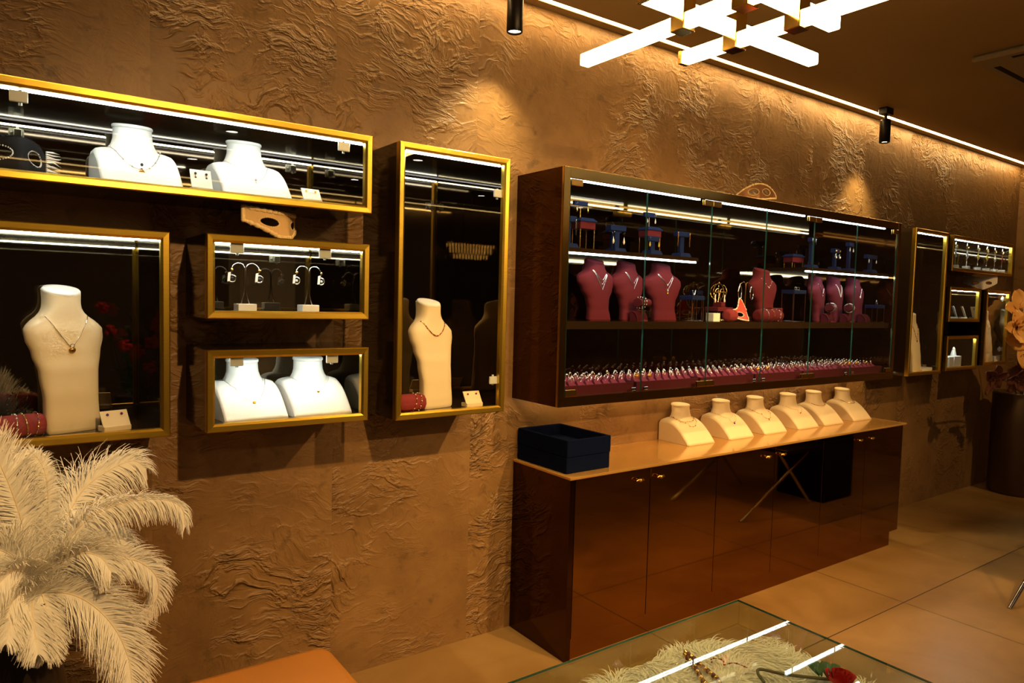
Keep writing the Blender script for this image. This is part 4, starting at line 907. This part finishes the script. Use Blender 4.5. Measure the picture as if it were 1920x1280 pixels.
# far upper shelf
blue_stand('tall blue stand with crystal hoops at the fourth glass edge', 4.105, 2.53, 0.192, 0.08, 0.2)
hang('double crystal hoop earring on the stand at the fourth glass edge', 'crystal hoops at the fourth glass edge', 4.105, 2.53, US+0.190, 0.028, 'hoop', 'crystal', 'jewel_silver', 0.2)
block_riser('gold-legged riser beside the tall hoop stand of the far shelf', 4.055, 2.62, 0.12, 0.09)
blue_stand('blue stand with round silver earrings in the middle of the far shelf', 4.375, 2.53, 0.140, 0.09, 0.2)
hang('round openwork silver earring in the middle of the far shelf', 'round earrings in the middle of the far shelf', 4.375, 2.53, US+0.130, 0.034, 'round', 'crystal', 'jewel_silver', 0.2, 1.5)
blue_stand('tall blue stand with small drops, third on the far shelf', 4.580, 2.55, 0.195, 0.085, 0.2)
hang('small pearl drop earring on the third stand of the far shelf', 'drops on the third far-shelf stand', 4.580, 2.55, US+0.180, 0.034, 'long', 'pearl', 'jewel_gold', 0.2)
blue_stand('wide blue stand with dangling earrings at the end of the far shelf', 4.80, 2.52, 0.125, 0.16, 0.1)
hang('dangling crystal earring at the end of the far shelf', 'dangling earrings at the end of the far shelf', 4.80, 2.52, US+0.115, 0.06, 'long', 'crystal', 'jewel_silver', 0.1)

# ring trays on the cabinet floor
TZ = CZ0+0.0345
def ring_mesh(metal, gem):
    b = MB(); b.ring((0,0,0.0085), 0.0095, 0.0016, (0,1,0), 16, 5, 0); b.ball((0,0,0.0195), 0.0040, 8, 5, 1); b.ball((0.004,0,0.0185), 0.0025, 6, 4, 1); b.ball((-0.004,0,0.0185), 0.0025, 6, 4, 1)
    o = b.build('finger_ring', [metal, gem]); return o
ring_kinds = [ring_mesh('jewel_silver','crystal'), ring_mesh('jewel_silver','jewel_silver'), ring_mesh('jewel_gold','crystal'), ring_mesh('jewel_silver','gem_black')]
used = [False]*4
door_words = ['first','second','third','fourth','fifth','sixth']
for k in range(6):
    x0 = 2.022+k*0.474; wt = 0.456; yf, yb = 2.428, 2.700
    t = thing('ring_tray', 'burgundy ring tray on the cabinet floor behind the %s glass door' % door_words[k], 'ring tray', (x0+wt/2, (yf+yb)/2, TZ))
    b = MB(); hw, hd = wt/2, (yb-yf)/2
    b.bbox(-hw, hw, -hd, -hd+0.010, 0, 0.052, 0.001); b.bbox(-hw, hw, hd-0.010, hd, 0, 0.052, 0.001); b.bbox(-hw, -hw+0.010, -hd+0.010, hd-0.010, 0, 0.052, 0.001); b.bbox(hw-0.010, hw, -hd+0.010, hd-0.010, 0, 0.052, 0.001); b.bbox(-hw+0.010, hw-0.010, -hd+0.010, hd-0.010, 0, 0.034, 0.001)
    b.build('tray', 'tray_burgundy', t)
    nx, ny = 8, 5; px, py = (wt-0.03)/nx, (yb-yf-0.03)/ny; b = MB(); spots = []
    for i in range(nx):
        for j in range(ny):
            xa = -hw+0.015+i*px; ya = -hd+0.015+j*py
            vs = [(xa, ya, 0.034), (xa+px, ya, 0.034), (xa+px, ya+py*0.98, 0.034), (xa, ya+py*0.98, 0.034), (xa+px*0.15, ya+py*0.72, 0.066), (xa+px*0.85, ya+py*0.72, 0.060), (xa+px*0.85, ya+py*0.92, 0.060), (xa+px*0.15, ya+py*0.92, 0.066)]
            b.add(vs, [(0,1,5,4),(1,2,6,5),(2,3,7,6),(3,0,4,7),(4,5,6,7)], 0, False)
            spots.append((xa+px*0.5, ya+py*0.74, 0.0635))
    b.build('ring_pads', 'pad_pink', t)
    for (sx, sy, sz) in spots:
        if rnd.random() < 0.06: continue
        q = rnd.choice([0,0,0,1,1,2,3]) if k < 5 else rnd.choice([0,1,2,2])
        src = ring_kinds[q]
        if used[q]: o = src.copy(); COL.objects.link(o)
        else: o = src; used[q] = True
        o.location = (x0+wt/2+sx+rnd.uniform(-.004,.004), (yf+yb)/2+sy, TZ+sz-0.003); o.rotation_euler = (rnd.uniform(-0.45,-0.1), 0, rnd.uniform(-0.35,0.35))
        tag(o, 'small jewelled ring in the burgundy tray behind the %s glass door' % door_words[k], 'ring', 'rings in the tray behind the %s door' % door_words[k])
for q in range(4):
    if not used[q]: bpy.data.objects.remove(ring_kinds[q])

# ------------------------------------------------------------------ counter
KX0, KX1, KY, KZ = 1.988, 4.985, 2.310, 0.832
t = thing('counter', 'low bronze mirror counter with gold top and six doors under the big cabinet', 'counter', (0, WALL-0.002, 0)); K = t
def KB(b, nm, mt, par=None):
    for i, v in enumerate(b.v): b.v[i] = (v[0], v[1]-WALL, v[2])
    return b.build(nm, mt, par or K)
b = MB(); b.box(KX0+0.004, 4.865, KY+0.014, WALL, 0, 0.098); KB(b, 'plinth', 'bronze_mirror')
b = MB(); b.box(KX0+0.030, 4.935, KY+0.022, WALL, 0.098, KZ-0.012); KB(b, 'carcass', 'dark_lacquer')
b = MB(); b.box(KX0, KX0+0.028, KY, WALL, 0, KZ-0.012); KB(b, 'end_panel', 'bronze_side')
b = MB(); b.bbox(KX0-0.003, KX1, KY-0.004, WALL, KZ-0.012, KZ, 0.0015); KB(b, 'countertop', 'counter_top')
KD = [KX0+0.030, 2.490, 2.985, 3.490, 3.975, 4.462, 4.945]
for k in range(6):
    b = MB(); b.bbox(KD[k]+0.002, KD[k+1]-0.002, KY, KY+0.020, 0.100 if k else 0.100, KZ-0.014, 0.001); o = KB(b, 'door', 'bronze_mirror')
    kx = KD[k+1]-0.085 if k % 2 == 0 else KD[k]+0.055; kz = 0.772
    b = MB(); b.tube([(kx, KY-0.0005, kz), (kx, KY-0.014, kz)], 0.005, 10); b.ball((kx, KY-0.018, kz), 0.010, 12, 8, sc=(1.3,0.8,0.8))
    for s_ in (-1, 1): b.tube([(kx, KY-0.016, kz), (kx+s_*0.016, KY-0.018, kz+0.004), (kx+s_*0.024, KY-0.016, kz-0.002)], [0.006,0.005,0.003], 8)
    KB(b, 'knob', 'brass', o)
# two stacked velvet boxes
def tray_mb(w_, d, h, wall, floor):
    b = MB(); b.bbox(-w_/2, w_/2, -d/2, -d/2+wall, 0, h, 0.003); b.bbox(-w_/2, w_/2, d/2-wall, d/2, 0, h, 0.003); b.bbox(-w_/2, -w_/2+wall, -d/2+wall-0.003, d/2-wall+0.003, 0, h, 0.003); b.bbox(w_/2-wall, w_/2, -d/2+wall-0.003, d/2-wall+0.003, 0, h, 0.003); b.bbox(-w_/2+wall-0.003, w_/2-wall+0.003, -d/2+wall-0.003, d/2-wall+0.003, 0, floor, 0.002); return b
t = thing('velvet_box', 'navy velvet box, lower of two stacked at the near end of the counter', 'box', (2.140, 2.545, KZ+0.0005), 0.02)
tray_mb(0.265, 0.36, 0.072, 0.012, 0.01).build('box', 'navy_velvet', t)
t = thing('velvet_box', 'open navy velvet tray, upper of two stacked at the near end of the counter', 'box', (2.141, 2.545, KZ+0.0735), 0.02)
tray_mb(0.268, 0.365, 0.078, 0.012, 0.025).build('box', 'navy_velvet', t)
# six cream busts in a row
bx = [3.105, 3.463, 3.796, 4.146, 4.443, 4.802]
bl = ['cream bust nearest the navy boxes on the counter, wearing a layered gold leaf necklace', 'cream bust second from the navy boxes, wearing a purple pendant', 'cream bust third from the navy boxes, wearing a gold necklace with a dark red drop', 'cream bust fourth from the navy boxes, wearing a small gold pendant', 'cream bust fifth from the navy boxes, wearing a dark gold bead collar', 'cream bust at the far end of the counter, wearing a plain gold V chain']
for x, l in zip(bx, bl): ramp_bust(l, (x, 2.505, KZ+0.0008), 0.0, 'cream_leather', 'cream busts in a row on the counter', 'cream_edge')
def kn(i, label, *a, **k): necklace(label, (bx[i], 2.505, KZ+0.0008), 0.0, *a, **k)
kn(0, 'short gold leaf necklace, inner of two on the first counter bust', ramp_loop(0.016), 'jewel_gold', 0.0008, (['jewel_gold','pearl'], 0.0030, 2))
kn(0, 'long gold leaf necklace, outer of two on the first counter bust', ramp_loop(0.036, a=0.078), 'jewel_gold', 0.0008, (['jewel_gold','gem_green','jewel_gold'], 0.0032, 2))
kn(1, 'fine chain with a purple stone pendant on the second counter bust', ramp_loop(0.040, vee=1.4), 'jewel_gold', 0.0007, None, [('jewel_gold', 0.004, 0.003, 'ball'), ('gem_purple', -0.006, 0.0065, 'ball')])
kn(2, 'gold bead necklace with a dark red drop on the third counter bust', ramp_loop(0.044, vee=1.2), 'jewel_gold', 0.0009, (['jewel_gold','gem_red'], 0.0030, 2), [('gem_red', -0.008, 0.006, 'drop')])
kn(3, 'fine chain with a gold flower pendant on the fourth counter bust', ramp_loop(0.034, vee=1.4), 'jewel_gold', 0.0007, None, [('jewel_gold', 0.0, 0.006, 'disc'), ('gem_yellow', -0.012, 0.005, 'drop')])
kn(4, 'dark gold bead collar on the fifth counter bust', ramp_loop(0.014), 'jewel_gold', 0.0011, (['gem_red','jewel_gold'], 0.0027, 1))
kn(5, 'plain gold rope chain on the bust at the far end of the counter', ramp_loop(0.028, vee=1.5), 'jewel_gold', 0.0020)

# ------------------------------------------------------------------ ostrich feathers in a vase
VX, VY = 0.060, 2.085
t = thing('feather_vase', 'dark tall floor vase at the left edge, hidden under white feathers', 'vase', (VX-0.03, VY, 0))
b = MB(); b.lathe([(0.0005,0.0),(0.10,0.0),(0.105,0.01),(0.112,0.25),(0.100,0.50),(0.070,0.68),(0.050,0.76),(0.048,0.80),(0.056,0.82),(0.050,0.822),(0.042,0.80),(0.042,0.70)], 40, caps=False); b.build('body', 'vase_dark', t)
def feather(label, ctrl, bl0=0.09, dens=200, seed=1, droop=0.6, broad=1.0):
    r = random.Random(seed); sp = catmull(ctrl, 24); n = len(sp)
    L = [0.0]
    for a, c in zip(sp, sp[1:]): L.append(L[-1]+(c-a).length)
    T = L[-1]
    root = Vector(sp[0]); t = thing('ostrich_feather', label, 'feather', root, 0, 'ostrich feathers in the floor vase')
    b = MB(); b.tube([p-root for p in sp], [lerp(0.0028, 0.0007, i/(n-1)) for i in range(n)], 6); b.build('shaft', 'feather_shaft', t)
    b = MB(); vs = []; fs = []
    for side in (-1, 1):
        for layer in range(3):
            for k in range(dens):
                u = (k+r.random())/dens; s = u*T; i = 0
                while i < n-2 and L[i+1] < s: i += 1
                f = (s-L[i])/max(1e-6, L[i+1]-L[i]); p = sp[i].lerp(sp[i+1], f); tn = (sp[i+1]-sp[i]).normalized()
                view = Vector((0.25, -1, 0.15)); lat = tn.cross(view); lat = lat.normalized()*side; dep = tn.cross(lat).normalized()
                ln = bl0*broad*(0.45+0.75*math.sin(PI*min(1, 0.12+u*0.85))**0.7)*r.uniform(0.65, 1.1)
                if u > 0.93: ln *= 0.8
                fwd = lerp(0.6, 1.1, u)*r.uniform(0.7, 1.3)
                d0 = (lat*1.0 + tn*fwd + dep*r.uniform(-0.45, 0.45) + Vector((0,0,0.1))).normalized()
                q = p - root; w0 = r.uniform(0.0011, 0.0019); m_ = len(vs); segs = 5; d = d0.copy(); cur = q.copy()
                wv = d.cross(view).normalized()
                for g in range(segs+1):
                    ww = w0*(1-0.75*g/segs); vs.append(cur+wv*ww); vs.append(cur-wv*ww)
                    d = (d + Vector((r.uniform(-.12,.12), r.uniform(-.12,.12), -droop*(0.25+0.5*g/segs)*r.uniform(0.6,1.2))) + tn*0.05).normalized(); cur = cur + d*(ln/segs)
                for g in range(segs): a = m_+2*g; fs.append((a, a+1, a+3, a+2))
    b.add(vs, fs); b.build('vane', 'feather_white', t)
C0 = (VX, VY, 0.80)
FE = [
 ('broad upright white feather rising at the left edge of the photo', [C0,(0.041,2.08,0.931),(0.010,2.066,1.084),(-0.030,2.057,1.205),(-0.075,2.05,1.262)], 0.075, 0.30, 1.2),
 ('slim upright feather whose tip curls over in front of the large left case', [C0,(0.068,2.08,0.946),(0.078,2.09,1.050),(0.072,2.095,1.140),(0.045,2.10,1.190),(0.012,2.105,1.185)], 0.042, 0.8, 1.0),
 ('shaded grey-brown feather leaning back against the stone wall', [C0,(0.094,2.08,0.950),(0.149,2.156,1.054),(0.222,2.203,1.101),(0.289,2.244,1.112),(0.325,2.27,1.080)], 0.110, 0.9, 1.0),
 ('long arching feather reaching farthest across the stone wall', [C0,(0.102,2.08,0.930),(0.163,2.086,1.005),(0.248,2.091,1.036),(0.340,2.094,1.030),(0.388,2.097,0.998),(0.398,2.10,0.945)], 0.072, 1.2, 1.0),
 ('short feather tucked beneath the long arching one', [C0,(0.110,2.09,0.910),(0.152,2.10,0.930),(0.213,2.126,0.938),(0.255,2.15,0.915),(0.266,2.17,0.885)], 0.075, 0.8, 1.0),
 ('full rounded feather in the centre of the bunch pointing toward the wall cases', [C0,(0.085,2.08,0.889),(0.141,2.052,0.930),(0.186,2.035,0.918),(0.208,2.02,0.880)], 0.080, 0.6, 1.1),
 ('feather curling down like a hook on the right of the bunch', [C0,(0.110,2.08,0.875),(0.210,2.103,0.880),(0.275,2.117,0.866),(0.326,2.129,0.811),(0.334,2.14,0.745),(0.305,2.15,0.690)], 0.070, 0.5, 1.0),
 ('long feather drooping to the bottom edge of the photo', [C0,(0.089,2.07,0.835),(0.148,2.042,0.815),(0.205,2.018,0.750),(0.240,1.998,0.665),(0.250,1.98,0.580)], 0.085, 0.35, 1.25),
 ('straight feather hanging down in the middle of the bunch', [C0,(0.062,2.06,0.840),(0.073,2.034,0.790),(0.077,2.005,0.730),(0.068,1.99,0.705)], 0.055, 0.3, 1.0),
 ('feather drooping to the left below the bunch centre', [C0,(0.040,2.06,0.855),(0.002,2.0,0.858),(-0.030,1.95,0.806)], 0.070, 0.7, 1.0),
 ('curved feather bending off the left edge of the photo', [C0,(0.033,2.06,0.905),(-0.020,2.018,0.980),(-0.065,1.98,0.975)], 0.080, 0.5, 1.1),
 ('low curling feather in front of the bunch at the left edge', [C0,(0.043,2.06,0.880),(0.005,2.0,0.930),(-0.040,1.95,0.905)], 0.070, 0.6, 1.0),
 ('short downy feather covering the vase rim', [C0,(0.042,2.05,0.838),(0.042,2.0,0.795),(0.050,1.95,0.740)], 0.065, 0.3, 1.0),
 ('short downy feather hanging at the lower left of the vase rim', [C0,(0.031,2.05,0.850),(0.003,1.988,0.830),(-0.010,1.93,0.790)], 0.060, 0.4, 1.0)]
for i, (lb, cp, bl_, dr, bd) in enumerate(FE): feather(lb, cp, bl_, 190, 20+i, dr, bd)

# ------------------------------------------------------------------ orange leather bench
t = thing('bench', 'orange leather bench standing against the stone wall at the bottom of the photo', 'bench', (0.525, 1.985, 0))
b = MB(); hw, yb_, yf_, r_ = 0.322, 0.205, -0.36, 0.055
def rrect(ins, z):
    pts = []
    for cx_, cy2, a0 in ((hw-r_, yb_-r_, 0), (-hw+r_, yb_-r_, 90), (-hw+r_, yf_+r_, 180), (hw-r_, yf_+r_, 270)):
        for k in range(8): a = math.radians(a0+90*k/7); pts.append((cx_+(r_-ins)*math.cos(a), cy2+(r_-ins)*math.sin(a), z))
    return pts
b.loft([rrect(0.004,0.30), rrect(0.0,0.31), rrect(0.0,0.425), rrect(0.004,0.440), rrect(0.014,0.449), rrect(0.03,0.452)]); b.build('seat', 'orange_leather', t)
b = MB(); b.loft([rrect(0.03,0.06), rrect(0.03,0.302)]); b.build('base', 'vase_dark', t)
for sx in (-0.25, 0.25):
    for sy in (-0.28, 0.12):
        b = MB(); b.lathe([(0.018,0),(0.02,0.003),(0.02,0.062)], 14, (sx, sy, 0)); b.build('foot', 'black_metal', t)

# ------------------------------------------------------------------ glass vitrine in the foreground
GX0, GX1, GY0, GY1, GT, GF = 0.98, 2.077, 0.62, 1.492, 0.570, 0.485
t = thing('glass_vitrine', 'glass-topped display table at the bottom, lined with white fluffy fur', 'display table', ((GX0+GX1)/2, (GY0+GY1)/2, 0)); gx, gy = (GX0+GX1)/2, (GY0+GY1)/2
def GB(b, nm, mt, par=None):
    for i, v in enumerate(b.v): b.v[i] = (v[0]-gx, v[1]-gy, v[2])
    return b.build(nm, mt, par or t)
def gpanel(x0, x1, y0, y1, z0, z1, thin):
    b = MB(); b.box(x0, x1, y0, y1, z0, z1)
    ax = 'xyz'.index(thin)
    for i, f in enumerate(b.f):
        n = (Vector(b.v[f[1]])-Vector(b.v[f[0]])).cross(Vector(b.v[f[2]])-Vector(b.v[f[1]]))
        if abs(n[ax]) < 0.5*n.length: b.m[i] = 1
    return b
GB(gpanel(GX0, GX1, GY0, GY1, GT-0.007, GT, 'z'), 'glass_top', ['vitrine_glass', 'green_glass_edge'])
GB(gpanel(GX0, GX1, GY1-0.008, GY1, GF, GT-0.0085, 'y'), 'glass_side', ['vitrine_glass', 'vitrine_glass'])
GB(gpanel(GX0, GX1, GY0, GY0+0.008, GF, GT-0.0085, 'y'), 'glass_side', ['vitrine_glass', 'vitrine_glass'])
GB(gpanel(GX1-0.008, GX1, GY0+0.0085, GY1-0.0085, GF, GT-0.0085, 'x'), 'glass_side', ['vitrine_glass', 'vitrine_glass'])
GB(gpanel(GX0, GX0+0.008, GY0+0.0085, GY1-0.0085, GF, GT-0.0085, 'x'), 'glass_side', ['vitrine_glass', 'vitrine_glass'])
GB(gpanel(GX0, GX1, GY0, GY1, GF-0.010, GF-0.0005, 'z'), 'glass_deck', ['vitrine_glass', 'vitrine_glass'])
for sx in (GX0+0.12, GX1-0.12):
    for sy in (GY0+0.12, GY1-0.12):
        b = MB(); b.bbox(sx-0.018, sx+0.018, sy-0.018, sy+0.018, 0.0, GF-0.0105, 0.002); GB(b, 'leg', 'black_metal')
# fur
fur = MB(); r3 = random.Random(11); vs = []; fs = []
def fur_ok(x, y):
    u = (x-1.60)/0.54; v = (y-1.13)/0.38; k = u*u+v*v + 0.35*noise.noise(Vector((x*5, y*5, 2.0))); return k
for k in range(30000):
    x = r3.uniform(GX0+0.03, GX1-0.03); y = r3.uniform(GY0+0.03, GY1-0.03); q = fur_ok(x, y)
    if q > 1.0 or (q > 0.8 and r3.random() < (q-0.8)*4): continue
    a = 0.9*noise.noise(Vector((x*4, y*4, 0)))*PI*2 + r3.uniform(-0.6, 0.6); ln = r3.uniform(0.028, 0.055); d = Vector((math.cos(a), math.sin(a), r3.uniform(0.1, 0.75))).normalized()
    p = Vector((x, y, GF+0.004+r3.uniform(0, 0.01))); wv = d.cross(Vector((0,0,1))).normalized()*0.0016; m_ = len(vs)
    for g in range(4): kk = 1-g/4; vs += [p+wv*kk, p-wv*kk]; p = p+d*(ln/3); d = (d+Vector((0,0,-0.38))).normalized(); p.z = max(p.z, GF+0.003)
    for g in range(3): e_ = m_+2*g; fs.append((e_, e_+1, e_+3, e_+2))
n_, m2 = 40, 24; sk = []
for i in range(n_+1):
    for j in range(m2+1):
        sk.append((lerp(GX0+0.05, GX1-0.05, i/n_), lerp(GY0+0.05, GY1-0.05, j/m2), GF+0.002+0.014*max(0, 1-fur_ok(lerp(GX0+0.05, GX1-0.05, i/n_), lerp(GY0+0.05, GY1-0.05, j/m2)))))
fur.add(vs, fs)
fur.add(sk, [(i*(m2+1)+j, (i+1)*(m2+1)+j, (i+1)*(m2+1)+j+1, i*(m2+1)+j+1) for i in range(n_) for j in range(m2) if fur_ok(sk[i*(m2+1)+j][0], sk[i*(m2+1)+j][1]) < 0.85])
tag(fur.build('fur_rug', 'fur_white'), 'white fluffy fur spread inside the glass display table', 'fur', kind='stuff')
# rose lying in the vitrine
FZ = GF+0.028
t = thing('rose', 'red rose with a long bent stem lying on the white fur', 'rose', (1.835, 1.045, FZ))
st = catmull([(-0.065,0.125,0.0),(-0.055,0.155,0.012),(-0.035,0.158,0.016),(0.0,0.11,0.014),(0.045,0.055,0.016),(0.085,0.01,0.018)], 8)
MB().tube(st, 0.0045, 8).build('stem', 'stem_brown', t)
b = MB()
for k in range(22):
    a = k*2.4; rr = 0.006+0.0016*k; tilt = 0.1+k*0.04; c = Vector((0.095+rr*0.75*math.cos(a), -0.012+rr*0.75*math.sin(a), 0.018+0.02-0.0006*k)); pet = []
    for i in range(5):
        for j in range(5):
            u = (i-2)/2; v = j/4; w2 = (0.011+0.0006*k)*(1-0.35*v*v); ax = Vector((-math.sin(a), math.cos(a), 0)); rd = Vector((math.cos(a), math.sin(a), 0)); pet.append(c + ax*u*w2 + rd*(0.010*v*tilt*2 - 0.006*u*u) + Vector((0,0,(v-0.4)*0.032*(1-0.018*k))))
    b.add(pet, [(i*5+j, (i+1)*5+j, (i+1)*5+j+1, i*5+j+1) for i in range(4) for j in range(4)])
b.build('bloom', 'petal_red', t)
def leaf(c, d, ln, w_, lift):
    d = Vector(d).normalized(); s = d.cross(Vector((0,0,1))).normalized(); pts = []; b = MB()
    for i in range(8):
        k = i/7; ww = w_*math.sin(PI*min(0.98, k*0.95+0.04))**0.8; cc = Vector(c)+d*ln*k+Vector((0,0,lift*math.sin(k*2.2)))
        pts += [cc-s*ww+Vector((0,0,0.004)), cc, cc+s*ww+Vector((0,0,0.004))]
    b.add(pts, [(3*i, 3*i+3, 3*i+4, 3*i+1) for i in range(7)] + [(3*i+1, 3*i+4, 3*i+5, 3*i+2) for i in range(7)]); return b
for c, d, ln in (((0.07,0.03,0.02),(0.55,1,0),0.06),((0.08,0.02,0.02),(1,0.8,0),0.06),((0.065,0.035,0.02),(0.1,1,0),0.045),((0.09,0.01,0.02),(1,0.3,0),0.055)):
    leaf(c, d, ln, 0.015, 0.02).build('leaf', 'leaf_green', t)
def coil(name, label, pts, r, mats, cat, n=6):
    b = MB(); P = catmull(pts, 10); b.tube(P, r, n)
    for i in range(0, len(P), 3): b.ball(P[i], r*1.9, 7, 5, i//3 % len(mats))
    return tag(b.build(name, mats), label, cat)
coil('beaded_necklace', 'thick gold and brown bead necklace lying on the white fur', [(1.715,1.415,FZ),(1.705,1.37,FZ),(1.690,1.33,FZ),(1.680,1.29,FZ),(1.665,1.25,FZ),(1.63,1.22,FZ),(1.62,1.26,FZ),(1.65,1.31,FZ),(1.675,1.35,FZ),(1.70,1.405,FZ)], 0.0042, ['jewel_gold','petal_dark'], 'necklace')
coil('coral_necklace', 'fine pink coral necklace lying on the white fur', [(1.735,1.33,FZ),(1.755,1.345,FZ),(1.775,1.32,FZ),(1.755,1.30,FZ),(1.79,1.29,FZ),(1.80,1.25,FZ)], 0.0014, ['rose_velvet','pearl'], 'necklace')
coil('pearl_bracelet', 'string of tiny pearls lying on the white fur by the coral necklace', [(1.70,1.21,FZ),(1.76,1.235,FZ),(1.82,1.235,FZ)], 0.0018, ['pearl','crystal'], 'bracelet')

# ------------------------------------------------------------------ flowers and vase at the far right
t = thing('floor_vase', 'tall brown cylinder vase standing in the far right corner', 'vase', (7.33, 2.42, 0))
b = MB(); b.lathe([(0.0005,0),(0.215,0),(0.222,0.012),(0.222,0.885),(0.215,0.90),(0.190,0.90),(0.186,0.80),(0.0005,0.795)], 48, caps=False); b.build('body', 'vase_bronze', t)
def big_flower(label, c, face, size, seed, mt='petal_orange', stem_to=None):
    r = random.Random(seed); c = Vector(c); q = Vector((0,0,1)).rotation_difference(Vector(face)); t = thing('fabric_flower', label, 'flower', c)
    for k in range(5):
        b = MB(); a = 2*PI*k/5+r.uniform(-.25,.25); pts = []; ln = size*r.uniform(0.8,1.15); cur = r.uniform(-0.5, 0.7)
        for i in range(8):
            v = i/7; ww = size*0.40*math.sin(PI*min(0.97, 0.10+v*0.85))**0.7
            for j in range(5):
                u = (j-2)/2; rad = ln*v; p = Vector((rad*math.cos(a)-u*ww*math.sin(a), rad*math.sin(a)+u*ww*math.cos(a), size*(0.35*v-cur*v*v*0.6)+0.15*size*u*u)); pts.append(q @ p)
        b.add(pts, [(i*5+j, (i+1)*5+j, (i+1)*5+j+1, i*5+j+1) for i in range(7) for j in range(4)]); o = b.build('petal', mt, t); md = o.modifiers.new('thickness', 'SOLIDIFY'); md.thickness = 0.002
    b = MB(); b.ball((0,0,0), size*0.12, 10, 6); b.build('centre', 'petal_dark', t)
    if stem_to:
        e_ = Vector(stem_to)-c; mid_ = e_*0.5+Vector((0,0,0.06)); b = MB(); b.tube(catmull([(0,0,0), mid_, e_], 8), 0.005, 6); b.build('stem', 'stem_brown', t)
S0 = (7.33, 2.42, 0.82)
big_flower('orange fabric flower at the top of the far right bunch', (6.98, 2.36, 1.62), (-0.6,-0.7,0.4), 0.17, 1, stem_to=S0)
big_flower('pale orange fabric flower just right of the far upright case', (6.86, 2.34, 1.47), (-0.5,-0.8,0.2), 0.14, 2, stem_to=S0)
big_flower('large peach fabric flower at the right edge of the photo', (7.00, 2.30, 1.35), (-0.7,-0.7,0.1), 0.20, 3, stem_to=S0)
big_flower('dark red fabric flower low in the far right bunch', (7.02, 2.30, 1.14), (-0.8,-0.6,-0.1), 0.16, 4, 'petal_dark', stem_to=S0)
big_flower('drooping dark flower under the far upright case', (6.42, 2.33, 1.08), (-0.3,-0.8,-0.5), 0.12, 5, 'petal_dark', stem_to=S0)
big_flower('brownish flower hanging at the far right above the vase rim', (6.80, 2.30, 1.05), (-0.4,-0.8,-0.4), 0.13, 6, 'petal_dark', stem_to=S0)

# ------------------------------------------------------------------ things standing in the room, mostly seen mirrored in the counter and cases
t = thing('low_table', 'low dark table on crossed chrome legs, mirrored in the counter, foot at the right edge', 'table', (4.82, 1.10, 0))
b = MB(); b.bbox(0.02, 0.54, -0.42, 0.42, 0.465, 0.50, 0.004); b.build('table_top', 'table_black', t)
for sy in (-0.33, 0.33):
    for s_ in (-1, 1):
        b = MB(); b.tube([(-0.425 if s_ > 0 else 0.53, sy+0.013*s_, 0.0), (0.46 if s_ > 0 else 0.06, sy+0.013*s_, 0.465)], 0.012, 10); b.build('leg', 'chrome', t)
t = thing('stool', 'black upholstered block stool beside the low table, mirrored dark in the counter front', 'stool', (5.64, 1.27, 0))
b = MB(); b.bbox(-0.22, 0.22, -0.22, 0.22, 0.0, 0.52, 0.012); b.build('body', 'black_felt', t)
b = MB(); b.bbox(-0.225, 0.225, -0.225, 0.225, 0.5205, 0.60, 0.02); b.build('cushion', 'black_felt', t)
t = thing('crystal_chandelier', 'crystal chandelier deep in the shop, mirrored in the lone tall case', 'chandelier', (-0.72, -1.06, 2.08))
b = MB(); b.tube([(-0.10,0,0.10),(-0.10,0,0.50)], 0.010, 6); b.tube([(0.10,0,0.10),(0.10,0,0.50)], 0.010, 6); b.bbox(-0.14,0.14,-0.04,0.04,0.50,0.53,0.002); b.tube([(0,0,0.52),(0,0,CEIL-2.08)], 0.008, 6); b.build('hanger', 'black_metal', t)
b = MB()
for (L_, z0_, z1_) in ((0.26, 0.06, 0.11), (0.22, 0.0, 0.07), (0.17, -0.06, 0.0)):
    nn = int(L_*2/0.035)
    for i in range(nn+1):
        for yy in (-0.06, 0.06): x = -L_+2*L_*i/nn; b.lathe([(0.0005,z1_-0.004),(0.0055,z1_-0.012),(0.0045,z0_+0.012),(0.0005,z0_+0.004)], 6, (x, yy, 0), caps=False)
b.build('crystal_drops', 'crystal_glow', t)
b = MB(); b.bbox(-0.27,0.27,-0.07,0.07,0.10,0.115,0.002); b.build('frame', 'polished_gold', t)
t = thing('red_flower_pot', 'pot of red flowers in the room, mirrored in the large left case', 'potted flowers', (0.85, -0.90, 0))
b = MB(); b.lathe([(0.0005,0),(0.12,0),(0.16,0.75),(0.15,0.76),(0.13,0.74),(0.0005,0.72)], 28, caps=False); b.build('pot', 'vase_dark', t)
r4 = random.Random(5)
for k in range(14):
    c = Vector((r4.uniform(-0.28,0.28), r4.uniform(-0.2,0.2), r4.uniform(1.05,1.50))); b = MB()
    for i in range(20):
        d = Vector((r4.gauss(0,1), r4.gauss(0,1), r4.gauss(0,1))).normalized(); b.ball(c+d*0.036, 0.020, 7, 5, sc=(1,1,0.7))
    o = b.build('bloom', 'petal_red', t); b = MB(); b.tube([(0,0,0.7), (c.x*0.6, c.y*0.6, 0.95), c], 0.004, 5); b.build('stem', 'leaf_green', o)
b = MB()
for k in range(60):
    c = (r4.uniform(-0.12,0.12), r4.uniform(-0.1,0.1), r4.uniform(0.74,1.3)); lb = leaf(c, (r4.uniform(-1,1), r4.uniform(-1,1), r4.uniform(-0.2,0.8)), 0.13, 0.025, 0.03); b.add(lb.v, lb.f)
b.build('foliage', 'leaf_green', t)
bpy.context.view_layer.update()
